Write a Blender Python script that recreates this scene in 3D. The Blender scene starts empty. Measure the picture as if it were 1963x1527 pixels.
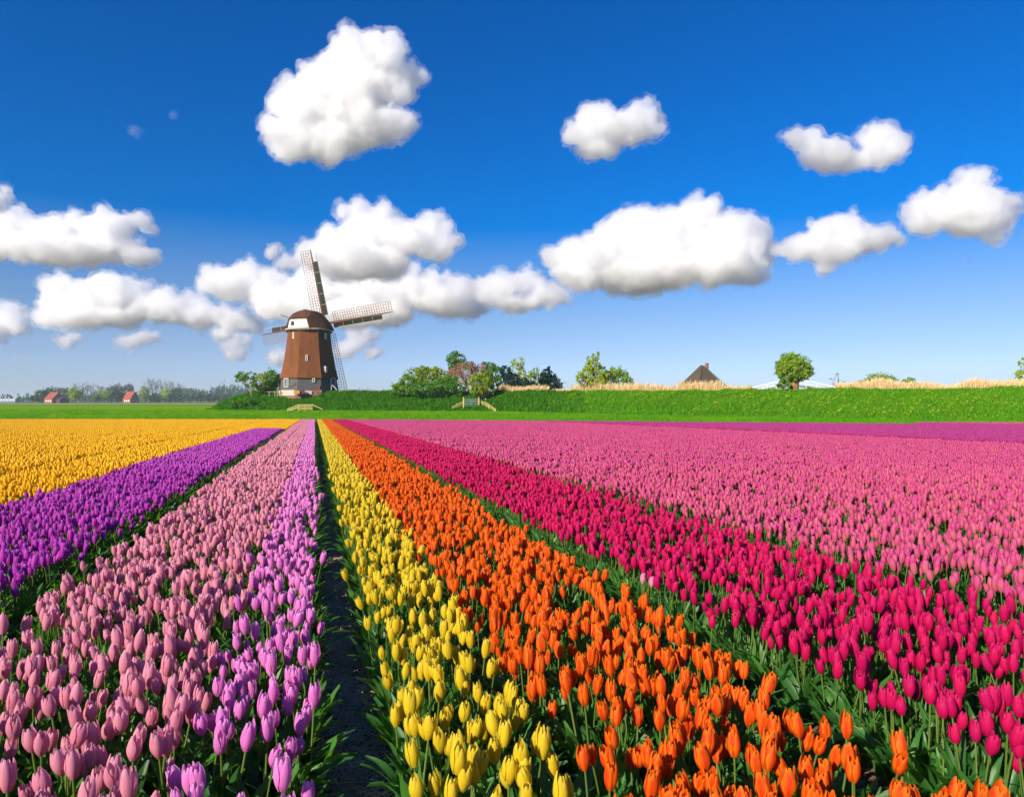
import bpy, bmesh, math, random
import numpy as np
from mathutils import Vector, Matrix, Euler
R_ = math.radians
rng = np.random.default_rng(7)
random.seed(7)
S = bpy.context.scene
COL = S.collection

# ------------------------------------------------------------------ camera, light, exposure
F = 1309.0          # focal length in photo pixels (photo is 1963 x 1527)
CX, HY, CZ = 981.5, 768.0, 1.5
cam_d = bpy.data.cameras.new('camera'); cam = bpy.data.objects.new('camera', cam_d); COL.objects.link(cam)
cam.location = (0, 0, CZ); cam.rotation_euler = (R_(90), 0, 0)
cam_d.sensor_width = 36; cam_d.lens = 36 * F / 1963; cam_d.shift_y = 4.5 / 1963
cam_d.clip_start = 0.05; cam_d.clip_end = 60000
S.camera = cam

SUN_EL, SUN_AZ = 27.0, 219.0      # azimuth clockwise from +Y (north): light comes from the left, a little behind
S.view_settings.view_transform = 'Standard'; S.view_settings.look = 'None'
S.view_settings.exposure = 0.62; S.view_settings.gamma = 1; S.view_settings.use_curve_mapping = False
W = bpy.data.worlds.new('World'); S.world = W; W.use_nodes = True
nt = W.node_tree; nt.nodes.clear()
sky = nt.nodes.new('ShaderNodeTexSky'); sky.sky_type = 'NISHITA'; sky.sun_disc = False
sky.sun_elevation = R_(SUN_EL); sky.sun_rotation = R_(SUN_AZ)
sky.altitude = 0; sky.air_density = 1.0; sky.dust_density = 0.05; sky.ozone_density = 4.0
hs = nt.nodes.new('ShaderNodeHueSaturation'); hs.inputs['Saturation'].default_value = 1.8; hs.inputs['Value'].default_value = 0.92
bg = nt.nodes.new('ShaderNodeBackground'); bg.inputs['Strength'].default_value = 0.10
wo = nt.nodes.new('ShaderNodeOutputWorld')
geo = nt.nodes.new('ShaderNodeTexCoord'); sx_ = nt.nodes.new('ShaderNodeSeparateXYZ'); nt.links.new(geo.outputs['Generated'], sx_.inputs[0])
def mr(a, b, c, d):
    m_ = nt.nodes.new('ShaderNodeMapRange'); m_.interpolation_type = 'SMOOTHSTEP'; m_.inputs[1].default_value = a; m_.inputs[2].default_value = b; m_.inputs[3].default_value = c; m_.inputs[4].default_value = d
    nt.links.new(sx_.outputs[2], m_.inputs[0]); return m_.outputs[0]
nt.links.new(mr(0.0, .55, 1.15, 1.95), hs.inputs['Saturation']); nt.links.new(mr(0.0, .30, .60, .90), hs.inputs['Value']); hs.inputs['Hue'].default_value = .517
nt.links.new(sky.outputs[0], hs.inputs['Color']); tm = nt.nodes.new('ShaderNodeMix'); tm.data_type = 'RGBA'; tm.blend_type = 'MULTIPLY'; tm.inputs[7].default_value = (.90, .93, 1.16, 1)
nt.links.new(mr(0.0, .22, 1.0, 0.0), tm.inputs[0]); nt.links.new(hs.outputs[0], tm.inputs[6]); t2 = nt.nodes.new('ShaderNodeMix'); t2.data_type = 'RGBA'; t2.blend_type = 'MULTIPLY'; t2.inputs[7].default_value = (.98, 1.04, 1.42, 1)
nt.links.new(mr(-.02, .13, 1.0, 0.0), t2.inputs[0]); nt.links.new(tm.outputs[2], t2.inputs[6]); nt.links.new(t2.outputs[2], bg.inputs[0]); nt.links.new(bg.outputs[0], wo.inputs[0])
W.cycles.sampling_method = 'MANUAL'; W.cycles.sample_map_resolution = 512

sd = bpy.data.lights.new('sun', 'SUN'); sun = bpy.data.objects.new('sun', sd); COL.objects.link(sun)
sd.energy = 5.0; sd.angle = R_(0.5); sd.color = (1.0, 0.90, 0.74)
sdir = Vector((math.sin(R_(SUN_AZ)) * math.cos(R_(SUN_EL)), math.cos(R_(SUN_AZ)) * math.cos(R_(SUN_EL)), math.sin(R_(SUN_EL))))
sun.rotation_euler = sdir.to_track_quat('Z', 'Y').to_euler()
sun.location = (-30, -20, 40)
S.cycles.max_bounces = 20; S.cycles.diffuse_bounces = 3; S.cycles.glossy_bounces = 2
S.cycles.transmission_bounces = 4; S.cycles.volume_bounces = 20; S.cycles.transparent_max_bounces = 24
S.cycles.use_denoising = True
S.cycles.sample_clamp_indirect = 4.0

# ------------------------------------------------------------------ helpers
def at(x, y, Y):
    """photo pixel + depth -> world point"""
    return Vector(((x - CX) / F * Y, Y, CZ + (HY - y) / F * Y))

def tag(o, label=None, cat=None, group=None, kind=None):
    if label: o['label'] = label
    if cat: o['category'] = cat
    if group: o['group'] = group
    if kind: o['kind'] = kind
    return o

def empty(name, loc=(0, 0, 0), rz=0.0):
    o = bpy.data.objects.new(name, None); COL.objects.link(o)
    o.location = loc; o.rotation_euler = (0, 0, rz); o.empty_display_size = 0.2
    return o

class MB:
    """collects geometry for ONE mesh"""
    def __init__(s): s.v = []; s.f = []; s.n = 0
    def add(s, verts, faces):
        b = s.n
        s.v.extend([tuple(map(float, p)) for p in verts]); s.n += len(verts)
        s.f.extend([tuple(int(i) + b for i in f) for f in faces]); return s
    def box(s, c, size, M=None):
        x, y, z = [k / 2 for k in size]
        vs = [Vector((a * x, b * y, d * z)) for a in (-1, 1) for b in (-1, 1) for d in (-1, 1)]
        if M is not None: vs = [M @ p for p in vs]
        vs = [p + Vector(c) for p in vs]
        return s.add(vs, [(0, 1, 3, 2), (4, 6, 7, 5), (0, 4, 5, 1), (2, 3, 7, 6), (0, 2, 6, 4), (1, 5, 7, 3)])
    def bar(s, p, q, w, h=None, up=(0, 0, 1)):
        p, q = Vector(p), Vector(q); d = q - p; h = h or w
        y = d.normalized(); x = y.cross(Vector(up))
        if x.length < 1e-4: x = y.cross(Vector((1, 0, 0)))
        x.normalize(); z = x.cross(y)
        vs = [e + x * a * w / 2 + z * b * h / 2 for e in (p, q) for a in (-1, 1) for b in (-1, 1)]
        return s.add(vs, [(0, 1, 3, 2), (4, 6, 7, 5), (0, 4, 5, 1), (2, 3, 7, 6), (0, 2, 6, 4), (1, 5, 7, 3)])
    def tube(s, pts, rad, n=6, cap=True):
        rings = []
        for i, p in enumerate(pts):
            p = Vector(p); a = Vector(pts[max(i - 1, 0)]); b = Vector(pts[min(i + 1, len(pts) - 1)])
            d = (b - a).normalized(); x = d.orthogonal().normalized() if i == 0 else (rings[-1][1] - d * rings[-1][1].dot(d)).normalized()
            rings.append((p, x, d.cross(x), rad[i] if hasattr(rad, '__len__') else rad))
        vs = [p + (x * math.cos(2 * math.pi * k / n) + y * math.sin(2 * math.pi * k / n)) * r for p, x, y, r in rings for k in range(n)]
        fs = [(i * n + k, i * n + (k + 1) % n, (i + 1) * n + (k + 1) % n, (i + 1) * n + k) for i in range(len(pts) - 1) for k in range(n)]
        if cap: fs += [tuple(range(n))[::-1], tuple((len(pts) - 1) * n + k for k in range(n))]
        return s.add(vs, fs)
    def mesh(s, name, mat=None, smooth=False):
        m = bpy.data.meshes.new(name); m.from_pydata(s.v, [], s.f)
        if mat: m.materials.append(mat)
        if smooth: m.polygons.foreach_set('use_smooth', [True] * len(m.polygons))
        m.update(); return m
    def build(s, name, mat=None, parent=None, smooth=False):
        return link(name, s.mesh(name, mat, smooth), parent)

def link(name, me, parent=None, kind=None):
    o = bpy.data.objects.new(name, me); COL.objects.link(o)
    if parent: o.parent = parent
    if kind: o['kind'] = kind
    return o

def copy_tree(o, parent=None):
    c = o.copy(); COL.objects.link(c); c.parent = parent
    for ch in list(o.children): copy_tree(ch, c)
    return c

def np_mesh(name, V, Fq, mat=None, smooth=False, attrs=None, uv=None):
    """V (n,3), Fq (m,k) uniform polygons"""
    V = np.asarray(V, np.float32); Fq = np.asarray(Fq, np.int32); k = Fq.shape[1]
    m = bpy.data.meshes.new(name)
    m.vertices.add(len(V)); m.vertices.foreach_set('co', V.ravel())
    m.loops.add(Fq.size); m.loops.foreach_set('vertex_index', Fq.ravel())
    m.polygons.add(len(Fq)); m.polygons.foreach_set('loop_start', np.arange(0, Fq.size, k, dtype=np.int32))
    m.update(calc_edges=True)
    if smooth: m.polygons.foreach_set('use_smooth', np.ones(len(Fq), bool))
    if mat: m.materials.append(mat)
    for nm, arr in (attrs or {}).items():
        a = m.attributes.new(nm, 'FLOAT', 'POINT'); a.data.foreach_set('value', np.asarray(arr, np.float32))
    if uv is not None:
        l = m.uv_layers.new(name='UVMap'); l.data.foreach_set('uv', np.asarray(uv, np.float32)[Fq.ravel()].ravel())
    return m

# ------------------------------------------------------------------ materials
class NT:
    def __init__(s, name):
        s.m = bpy.data.materials.new(name); s.m.use_nodes = True; s.t = s.m.node_tree; s.t.nodes.clear()
        s.out = s.n('OutputMaterial')
    def n(s, typ, **kw):
        nd = s.t.nodes.new('ShaderNode' + typ)
        for k, v in kw.items(): setattr(nd, k, v)
        return nd
    def l(s, a, b): s.t.links.new(a, b)
    def noise(s, scale, detail=4, rough=.55, coord=None, dim='3D'):
        nd = s.n('TexNoise'); nd.inputs['Scale'].default_value = scale; nd.inputs['Detail'].default_value = detail
        nd.inputs['Roughness'].default_value = rough
        if coord is not None: s.l(coord, nd.inputs['Vector'])
        return nd.outputs['Fac']
    def ramp(s, fac, stops):
        r = s.n('ValToRGB'); e = r.color_ramp.elements
        while len(e) < len(stops): e.new(0.5)
        for i, (p, c) in enumerate(stops): e[i].position = p; e[i].color = (*c, 1) if len(c) == 3 else c
        s.l(fac, r.inputs[0]); return r.outputs[0]
    def math(s, op, a, b=None, clamp=False):
        m = s.n('Math', operation=op, use_clamp=clamp)
        for i, v in enumerate((a, b)):
            if v is None: continue
            if isinstance(v, (int, float)): m.inputs[i].default_value = v
            else: s.l(v, m.inputs[i])
        return m.outputs[0]
    def mix(s, fac, a, b, mode='MIX'):
        m = s.n('Mix', data_type='RGBA', blend_type=mode)
        for sock, v in ((m.inputs[0], fac), (m.inputs[6], a), (m.inputs[7], b)):
            if isinstance(v, (int, float)): sock.default_value = v
            elif isinstance(v, tuple): sock.default_value = (*v, 1)
            else: s.l(v, sock)
        return m.outputs[2]
    def bump(s, h, strength=.3, dist=.02):
        b = s.n('Bump'); b.inputs['Strength'].default_value = strength; b.inputs['Distance'].default_value = dist
        s.l(h, b.inputs['Height']); return b.outputs[0]
    def coord(s, which='Object'):
        return s.n('TexCoord').outputs[which]
    def scaled(s, vec, sc):
        m = s.n('Mapping'); m.inputs['Scale'].default_value = sc; s.l(vec, m.inputs[0]); return m.outputs[0]
    def finish(s, color, rough=.7, bump=None, spec=.3, transl=0.0, tcol=None, metallic=0.0):
        p = s.n('BsdfPrincipled'); p.inputs['Roughness'].default_value = rough if isinstance(rough, (int, float)) else .5
        if not isinstance(rough, (int, float)): s.l(rough, p.inputs['Roughness'])
        p.inputs['Specular IOR Level'].default_value = spec; p.inputs['Metallic'].default_value = metallic
        if isinstance(color, tuple): p.inputs['Base Color'].default_value = (*color, 1)
        else: s.l(color, p.inputs['Base Color'])
        if bump is not None: s.l(bump, p.inputs['Normal'])
        res = p.outputs[0]
        if transl > 0:
            t = s.n('BsdfTranslucent'); c = tcol if tcol is not None else color
            if isinstance(c, tuple): t.inputs[0].default_value = (*c, 1)
            else: s.l(c, t.inputs[0])
            mx = s.n('MixShader'); mx.inputs[0].default_value = transl
            s.l(res, mx.inputs[1]); s.l(t.outputs[0], mx.inputs[2]); res = mx.outputs[0]
        s.l(res, s.out.inputs[0]); return s.m

def simple(name, c, rough=.6, var=.25, scale=6, bump=.15, spec=.3, metallic=0.0, stretch=(1, 1, 1)):
    t = NT(name); co = t.scaled(t.coord(), stretch); n = t.noise(scale, 6, .6, co)
    lo = tuple(k * (1 - var) for k in c); hi = tuple(min(1, k * (1 + var)) for k in c)
    col = t.ramp(n, [(.25, lo), (.75, hi)])
    return t.finish(col, rough, t.bump(n, bump, .01), spec, metallic=metallic)

def tone_socket(t):
    a = t.n('Attribute', attribute_type='INSTANCER', attribute_name='tone').outputs['Fac']
    b = t.n('Attribute', attribute_type='GEOMETRY', attribute_name='gtone').outputs['Fac']
    return t.math('FRACT', t.math('ADD', a, b))

def petal_mat(name, main, alt, tip, base, tipw=.25, flame=0.0, transl=.40, edge=None):
    t = NT(name); tone = tone_socket(t)
    sep = t.n('SeparateXYZ'); t.l(t.coord('UV'), sep.inputs[0]); u, v = sep.outputs[0], sep.outputs[1]
    c = t.mix(tone, main, alt)
    if edge is not None:      # paler or flamed petal edges
        e = t.math('ABSOLUTE', t.math('SUBTRACT', u, .5)); st = t.n('Mapping'); st.inputs['Scale'].default_value = (34, 3, 1); t.l(t.coord('UV'), st.inputs[0])
        n = t.noise(1.0, 4, .6, st.outputs[0])
        f = t.math('MULTIPLY', t.math('ADD', t.math('MULTIPLY', e, 2.0), t.math('SUBTRACT', n, .62)), flame, True)
        c = t.mix(f, c, edge)
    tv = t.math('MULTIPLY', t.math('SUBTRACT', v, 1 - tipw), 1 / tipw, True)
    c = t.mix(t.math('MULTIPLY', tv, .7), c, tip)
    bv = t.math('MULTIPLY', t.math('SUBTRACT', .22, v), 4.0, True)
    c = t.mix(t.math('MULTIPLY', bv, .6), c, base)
    st = t.scaled(t.coord('UV'), (40, 1.5, 1)); n = t.noise(1.0, 3, .6, st)
    dew = t.n('TexVoronoi'); dew.inputs['Scale'].default_value = 34; t.l(t.coord('UV'), dew.inputs['Vector'])
    d = t.math('SUBTRACT', .35, dew.outputs['Distance'], True)
    h = t.math('ADD', t.math('MULTIPLY', n, .5), t.math('MULTIPLY', d, 1.2))
    mo = t.noise(1.0, 5, .7, t.scaled(t.coord('UV'), (7, 4, 1)))
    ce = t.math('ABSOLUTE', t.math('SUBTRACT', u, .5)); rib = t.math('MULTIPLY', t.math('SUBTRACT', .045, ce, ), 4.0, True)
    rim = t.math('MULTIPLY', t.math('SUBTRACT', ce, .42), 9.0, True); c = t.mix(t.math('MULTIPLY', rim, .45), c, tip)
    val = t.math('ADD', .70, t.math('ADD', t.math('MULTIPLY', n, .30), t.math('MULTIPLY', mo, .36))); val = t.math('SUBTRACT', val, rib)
    hsv = t.n('HueSaturation'); t.l(c, hsv.inputs['Color']); t.l(val, hsv.inputs['Value'])
    h = t.math('ADD', h, t.math('MULTIPLY', mo, .6))
    return t.finish(hsv.outputs[0], .5, t.bump(h, .65, .003), .22, transl, c)

PM = {}
#            main               alt                tip                base
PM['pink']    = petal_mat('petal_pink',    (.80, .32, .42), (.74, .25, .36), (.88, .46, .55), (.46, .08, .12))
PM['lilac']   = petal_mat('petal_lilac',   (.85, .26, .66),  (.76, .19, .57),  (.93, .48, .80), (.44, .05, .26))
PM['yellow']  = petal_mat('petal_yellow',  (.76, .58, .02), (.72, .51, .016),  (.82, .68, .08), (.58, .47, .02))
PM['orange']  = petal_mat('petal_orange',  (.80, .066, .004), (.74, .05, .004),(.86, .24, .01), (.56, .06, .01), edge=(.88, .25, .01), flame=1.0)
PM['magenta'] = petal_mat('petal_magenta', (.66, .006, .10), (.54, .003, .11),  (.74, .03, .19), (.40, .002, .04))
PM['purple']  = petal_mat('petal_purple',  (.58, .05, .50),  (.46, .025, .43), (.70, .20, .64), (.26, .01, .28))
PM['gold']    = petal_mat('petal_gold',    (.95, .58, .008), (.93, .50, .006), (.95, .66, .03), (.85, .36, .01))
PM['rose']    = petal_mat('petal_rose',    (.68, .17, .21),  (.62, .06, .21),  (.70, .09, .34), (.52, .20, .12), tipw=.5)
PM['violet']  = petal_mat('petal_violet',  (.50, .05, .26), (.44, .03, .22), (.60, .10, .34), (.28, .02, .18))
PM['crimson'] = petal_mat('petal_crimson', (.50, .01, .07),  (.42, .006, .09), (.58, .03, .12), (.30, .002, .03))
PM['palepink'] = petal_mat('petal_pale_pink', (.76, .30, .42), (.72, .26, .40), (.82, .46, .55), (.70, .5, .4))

def leaf_material(name, dark, light, tcol, rough=.38, transl=.35, spec=.4, sc=8):
    t = NT(name); tone = tone_socket(t)
    n = t.noise(sc, 4, .6, t.coord())
    c = t.mix(t.math('ADD', t.math('MULTIPLY', tone, .8), t.math('MULTIPLY', n, .3), True), dark, light)
    n2 = t.noise(60, 3, .6, t.scaled(t.coord('UV'), (1, .1, 1)))
    return t.finish(c, rough, t.bump(n2, .2, .003), spec, transl, tcol)
M_LEAF = leaf_material('tulip_leaf', (.024, .10, .022), (.07, .23, .035), (.22, .50, .015))
M_STEM = leaf_material('tulip_stem', (.10, .18, .03), (.18, .24, .05), (.2, .35, .03))

# ------------------------------------------------------------------ tulips
def petal_geo(nu, nv, r0, h, width, ang, openk, seed, inner=False):
    """curved petal on a closed egg-shaped cup; returns verts, quads, uv"""
    rr = np.random.default_rng(seed)
    V, U = [], []
    k1, k2 = rr.normal(0, .06), rr.normal(0, .05)
    for j in range(nv + 1):
        v = j / nv
        prof = r0 * (math.sin(min(1, v * 1.7 + .20) * math.pi / 2) ** .62) * (1 - .62 * max(0, (v - .38) / .62) ** 2.2 * (1 - openk))
        if inner: prof *= .84
        wd = width * (math.sin(math.pi * min(1, (.10 + .90 * v))) ** .62 if v > .5 else (.50 + .5 * math.sin(math.pi * v)))
        if j == nv: wd = width * .22
        z = h * (v ** .92) * (1 + k2)
        for i in range(nu + 1):
            u = i / nu * 2 - 1
            a = ang + u * wd * .5 + k1 * v
            rad = prof * (1 + .05 * (1 - abs(u)) - .07 * abs(u) ** 2 + (.03 * math.sin(9 * v + seed) * abs(u)))
            zz = z - .05 * h * (u * u) * v * (1 if j < nv else 0) + .008 * h * math.sin(5 * u + seed)
            V.append((rad * math.cos(a), rad * math.sin(a), zz)); U.append(((u + 1) / 2, v))
    q = [(j * (nu + 1) + i, j * (nu + 1) + i + 1, (j + 1) * (nu + 1) + i + 1, (j + 1) * (nu + 1) + i) for j in range(nv) for i in range(nu)]
    return np.array(V), np.array(q), np.array(U)

def leaf_geo(nu, nv, length, width, az, lean, curl, seed, z0=.03):
    rr = np.random.default_rng(seed); V, U = [], []
    x, z, a = .008, z0, R_(90) - lean
    px, pz = [x], [z]
    for j in range(nv):
        x += math.cos(a) * length / nv; z += math.sin(a) * length / nv; a -= curl / nv * (1 + j / nv)
        px.append(x); pz.append(z)
    tw = rr.normal(0, .5)
    for j in range(nv + 1):
        v = j / nv; w = width * (math.sin(math.pi * min(.97, v * .88 + .12)) ** .8) * .5
        for i in range(nu + 1):
            u = i / nu * 2 - 1; c, s_ = math.cos(tw * v), math.sin(tw * v)
            yy = u * w * c; off = abs(u) * w * .45 + u * w * s_ + .004 * math.sin(9 * v + 2 * u + seed)
            X, Z = px[j] - off * .7, pz[j] + off * .7
            V.append((X * math.cos(az) - yy * math.sin(az), X * math.sin(az) + yy * math.cos(az), Z)); U.append(((u + 1) / 2, v))
    q = [(j * (nu + 1) + i, j * (nu + 1) + i + 1, (j + 1) * (nu + 1) + i + 1, (j + 1) * (nu + 1) + i) for j in range(nv) for i in range(nu)]
    return np.array(V), np.array(q), np.array(U)

def stem_geo(h, bend, az, n=5, nv=3, r=.0036):
    V, q, U = [], [], []
    for j in range(nv + 1):
        v = j / nv; ox = bend * v * v * math.cos(az); oy = bend * v * v * math.sin(az)
        for i in range(n):
            a = 2 * math.pi * i / n; V.append((ox + r * math.cos(a), oy + r * math.sin(a), h * v)); U.append((i / n, v))
    q = [(j * n + i, j * n + (i + 1) % n, (j + 1) * n + (i + 1) % n, (j + 1) * n + i) for j in range(nv) for i in range(n)]
    return np.array(V), np.array(q), np.array(U)

class Plant:
    """shape recipe of a tulip plant"""
    def __init__(s, seed):
        r = random.Random(seed); s.seed = seed
        s.h = .365; s.bend = r.uniform(0, .03); s.az = r.uniform(0, 6.28)
        s.cr = r.uniform(.0195, .0230); s.ch = r.uniform(.070, .083); s.open = (.25, .4, .5, .3, .6, .95, .1)[(seed - 11) % 7]
        if s.open < .2: s.cr *= .72; s.ch *= .85
        s.tilt = r.uniform(0, .22)
        s.leaves = [(r.uniform(.20, .33), r.uniform(.03, .052), r.uniform(0, 6.28), r.uniform(.05, .36), r.uniform(.1, .9)) for _ in range(4)]
    def head_mat(s):
        p = Vector((s.bend * math.cos(s.az), s.bend * math.sin(s.az), s.h - .004))
        ax = Vector((-math.sin(s.az), math.cos(s.az), 0))
        return np.array(Matrix.Translation(p) @ Matrix.Rotation(s.tilt, 4, ax))
    def petals(s, nu, nv):
        M = s.head_mat(); out = []
        for k in range(6):
            inner = k % 2 == 1
            V, q, U = petal_geo(nu, nv, s.cr * (1 + .06 * math.sin(k * 2.1 + s.seed)), s.ch * (1.0 + .05 * math.sin(k * 3.7 + s.seed)) * (.97 if inner else 1), 1.95, k * math.pi / 3 + s.seed, s.open, s.seed * 10 + k, inner)
            out.append((V @ M[:3, :3].T + M[:3, 3], q, U))
        return out
    def leafs(s, nu, nv, n=4):
        return [leaf_geo(nu, nv, L, w, az, ln, cu, s.seed + i) for i, (L, w, az, ln, cu) in enumerate(s.leaves[:n])]
    def stem(s, n=5, nv=3): return stem_geo(s.h, s.bend, s.az, n, nv)

def join(parts):
    Vs, Qs, Us, Ms, Ts, b = [], [], [], [], [], 0
    for V, q, U, mi, tn in parts:
        Vs.append(V); Qs.append(q + b); Us.append(U); Ms.append(np.full(len(q), mi)); Ts.append(np.full(len(V), tn)); b += len(V)
    return np.concatenate(Vs), np.concatenate(Qs), np.concatenate(Us), np.concatenate(Ms), np.concatenate(Ts)

def multi_mesh(name, parts, mats, smooth=True):
    V, q, U, mi, tn = join(parts)
    m = np_mesh(name, V, q, None, smooth, {'gtone': tn}, U)
    for x in mats: m.materials.append(x)
    m.polygons.foreach_set('material_index', mi.astype(np.int32)); return m

def source(name, me):      # geometry used only inside geometry nodes; never linked to the scene
    return bpy.data.objects.new(name, me)

NVAR = 7
plants = [Plant(11 + i) for i in range(NVAR)]
def single_lod(color, i):
    p = plants[i]; parts = [(V, q, U, 0, 0) for V, q, U in p.petals(3, 5)]
    V, q, U = p.stem(4, 2); parts.append((V, q, U, 1, 0))
    parts += [(V, q, U, 2, 0) for V, q, U in p.leafs(2, 5)]
    return source('single', multi_mesh('single_' + color, parts, [PM[color], M_STEM, M_LEAF]))

def cup_low(r, h, tilt, az, seed):
    n = 6; V, U = [], []
    prof = [(0, .42), (.22, .92), (.6, 1.0), (.86, .78), (1.0, .46)]
    for v, rr in prof:
        for i in range(n):
            a = 2 * math.pi * i / n + seed; k = 1 + (.10 if i % 2 else -.02); zz = v * h * (1 if v < .9 else (1.0 + (.10 if i % 2 else -.10)))
            V.append((r * rr * k * math.cos(a), r * rr * k * math.sin(a), zz)); U.append((.5 + .3 * (i % 2), v))
    q = [(j * n + i, j * n + (i + 1) % n, (j + 1) * n + (i + 1) % n, (j + 1) * n + i) for j in range(len(prof) - 1) for i in range(n)]
    q += [(24, 25, 26, 27), (27, 28, 29, 24)]
    M = np.array(Matrix.Rotation(tilt, 3, Vector((math.cos(az), math.sin(az), 0))))
    return np.array(V) @ M.T, np.array(q), np.array(U)

PATCH = .5; DENS = 182
def patch_lod(color, seed):
    r = random.Random(seed); parts = []
    n = int(DENS * PATCH * PATCH * (1, .95, .88, .98, .78, .66)[seed % 6])
    cells = [(i, j) for i in range(7) for j in range(6)]; r.shuffle(cells)
    for (i, j) in cells[:n]:
        x = ((i + r.uniform(.1, .9)) / 7 - .5) * PATCH; y = ((j + r.uniform(.1, .9)) / 6 - .5) * PATCH
        hh = .36 + r.gauss(0, .024); tn = r.random(); s = r.uniform(.88, 1.12)
        V, q, U = cup_low(.0222 * s, .080 * s, abs(r.gauss(0, .12)), r.uniform(0, 6.28), r.uniform(0, 6)); parts.append((V + np.array((x, y, hh)), q, U, 0, tn))
        V, q, U = stem_geo(hh, 0, 0, 3, 1, .004); parts.append((V + np.array((x, y, 0)), q, U, 1, tn))
        for k in range(2):
            V, q, U = leaf_geo(1, 3, r.uniform(.24, .36), r.uniform(.035, .055), r.uniform(0, 6.28), r.uniform(.15, .5), r.uniform(.1, 1.2), seed + k)
            parts.append((V + np.array((x, y, 0)), q, U, 2, tn))
    return source('patch', multi_mesh('patch_' + color, parts, [PM[color], M_STEM, M_LEAF]))

# ---- geometry nodes instancer (only for masses nobody could count)
def instancer(name, sets, label=None, cat=None):
    """sets: list of (pos, rot, scale, tone, [source objects])"""
    P = np.concatenate([s[0] for s in sets]); me = bpy.data.meshes.new(name)
    me.vertices.add(len(P)); me.vertices.foreach_set('co', P.astype(np.float32).ravel())
    rot = np.concatenate([s[1] for s in sets]); sc = np.concatenate([s[2] for s in sets]); tone = np.concatenate([s[3] for s in sets])
    which = np.concatenate([np.full(len(s[0]), i) for i, s in enumerate(sets)])
    pick = np.concatenate([s[5] if len(s) > 5 else rng.integers(0, 1000, len(s[0])) for s in sets])
    a = me.attributes.new('rot', 'FLOAT_VECTOR', 'POINT'); a.data.foreach_set('vector', rot.astype(np.float32).ravel())
    a = me.attributes.new('scl', 'FLOAT_VECTOR', 'POINT'); a.data.foreach_set('vector', sc.astype(np.float32).ravel())
    a = me.attributes.new('tone', 'FLOAT', 'POINT'); a.data.foreach_set('value', tone.astype(np.float32))
    a = me.attributes.new('which', 'INT', 'POINT'); a.data.foreach_set('value', which.astype(np.int32))
    a = me.attributes.new('pick', 'INT', 'POINT'); a.data.foreach_set('value', pick.astype(np.int32))
    o = link(name, me, kind='stuff')
    g = bpy.data.node_groups.new(name, 'GeometryNodeTree')
    g.interface.new_socket('Geometry', in_out='INPUT', socket_type='NodeSocketGeometry'); g.interface.new_socket('Geometry', in_out='OUTPUT', socket_type='NodeSocketGeometry')
    N = g.nodes; L = g.links; gi = N.new('NodeGroupInput'); go = N.new('NodeGroupOutput'); jo = N.new('GeometryNodeJoinGeometry')
    def attr(nm, ty):
        x = N.new('GeometryNodeInputNamedAttribute'); x.data_type = ty; x.inputs['Name'].default_value = nm; return x.outputs['Attribute']
    for i, s in enumerate(sets):
        js = N.new('GeometryNodeJoinGeometry')
        for so in s[4]:
            oi = N.new('GeometryNodeObjectInfo'); oi.inputs['Object'].default_value = so
            ti = N.new('GeometryNodeGeometryToInstance'); L.new(oi.outputs['Geometry'], ti.inputs[0]); L.new(ti.outputs[0], js.inputs[0])
        ip = N.new('GeometryNodeInstanceOnPoints'); L.new(gi.outputs[0], ip.inputs['Points']); L.new(js.outputs[0], ip.inputs['Instance'])
        ip.inputs['Pick Instance'].default_value = True; L.new(attr('pick', 'INT'), ip.inputs['Instance Index'])
        cmp_ = N.new('FunctionNodeCompare'); cmp_.data_type = 'INT'; cmp_.operation = 'EQUAL'
        ins = [k for k in cmp_.inputs if k.type == 'INT']; L.new(attr('which', 'INT'), ins[0]); ins[1].default_value = i
        L.new(cmp_.outputs[0], ip.inputs['Selection']); L.new(attr('rot', 'FLOAT_VECTOR'), ip.inputs['Rotation']); L.new(attr('scl', 'FLOAT_VECTOR'), ip.inputs['Scale'])
        L.new(ip.outputs[0], jo.inputs[0])
    L.new(jo.outputs[0], go.inputs[0])
    md = o.modifiers.new('scatter', 'NODES'); md.node_group = g
    if label: tag(o, label, cat)
    return o

# ---- the lie of the land
KX, KS, H = 378.1 / F, 19.0 / F, 1.05     # row direction, fall of the field, eye above the flower heads
def field_z(Y): return -KS * Y
ENDX = [0, 620, 1000, 1500, 1752, 1760, 1963, 2600]; ENDY = [85, 84, 72, 60, 55, 63, 60, 50]
def end_Y(x): return np.interp(x, ENDX, ENDY)
FX = [-9000, 0, 425, 950, 1060, 1240, 1500, 1750, 1963, 2600, 9000]
FY = [125, 120, 113, 100, 93, 82, 75, 69, 64, 56, 56]
DIKE_Z = 2.62
def foot_Y(x): return np.interp(x, FX, FY)
def meadow_z(x, Y):
    """ground beyond the tulips: climbs gently from the field's low end"""
    ye = end_Y(x); fy = foot_Y(x) ; z0 = -KS * ye; zf = np.interp(fy, [60, 100], [-.45, 0.0])
    t = np.clip((Y - ye) / np.maximum(fy - ye, 4), 0, 1)
    return z0 + (zf - z0) * t + np.where(Y > fy, (0 - zf) * np.clip((Y - fy) / 30, 0, 1), 0)

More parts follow.
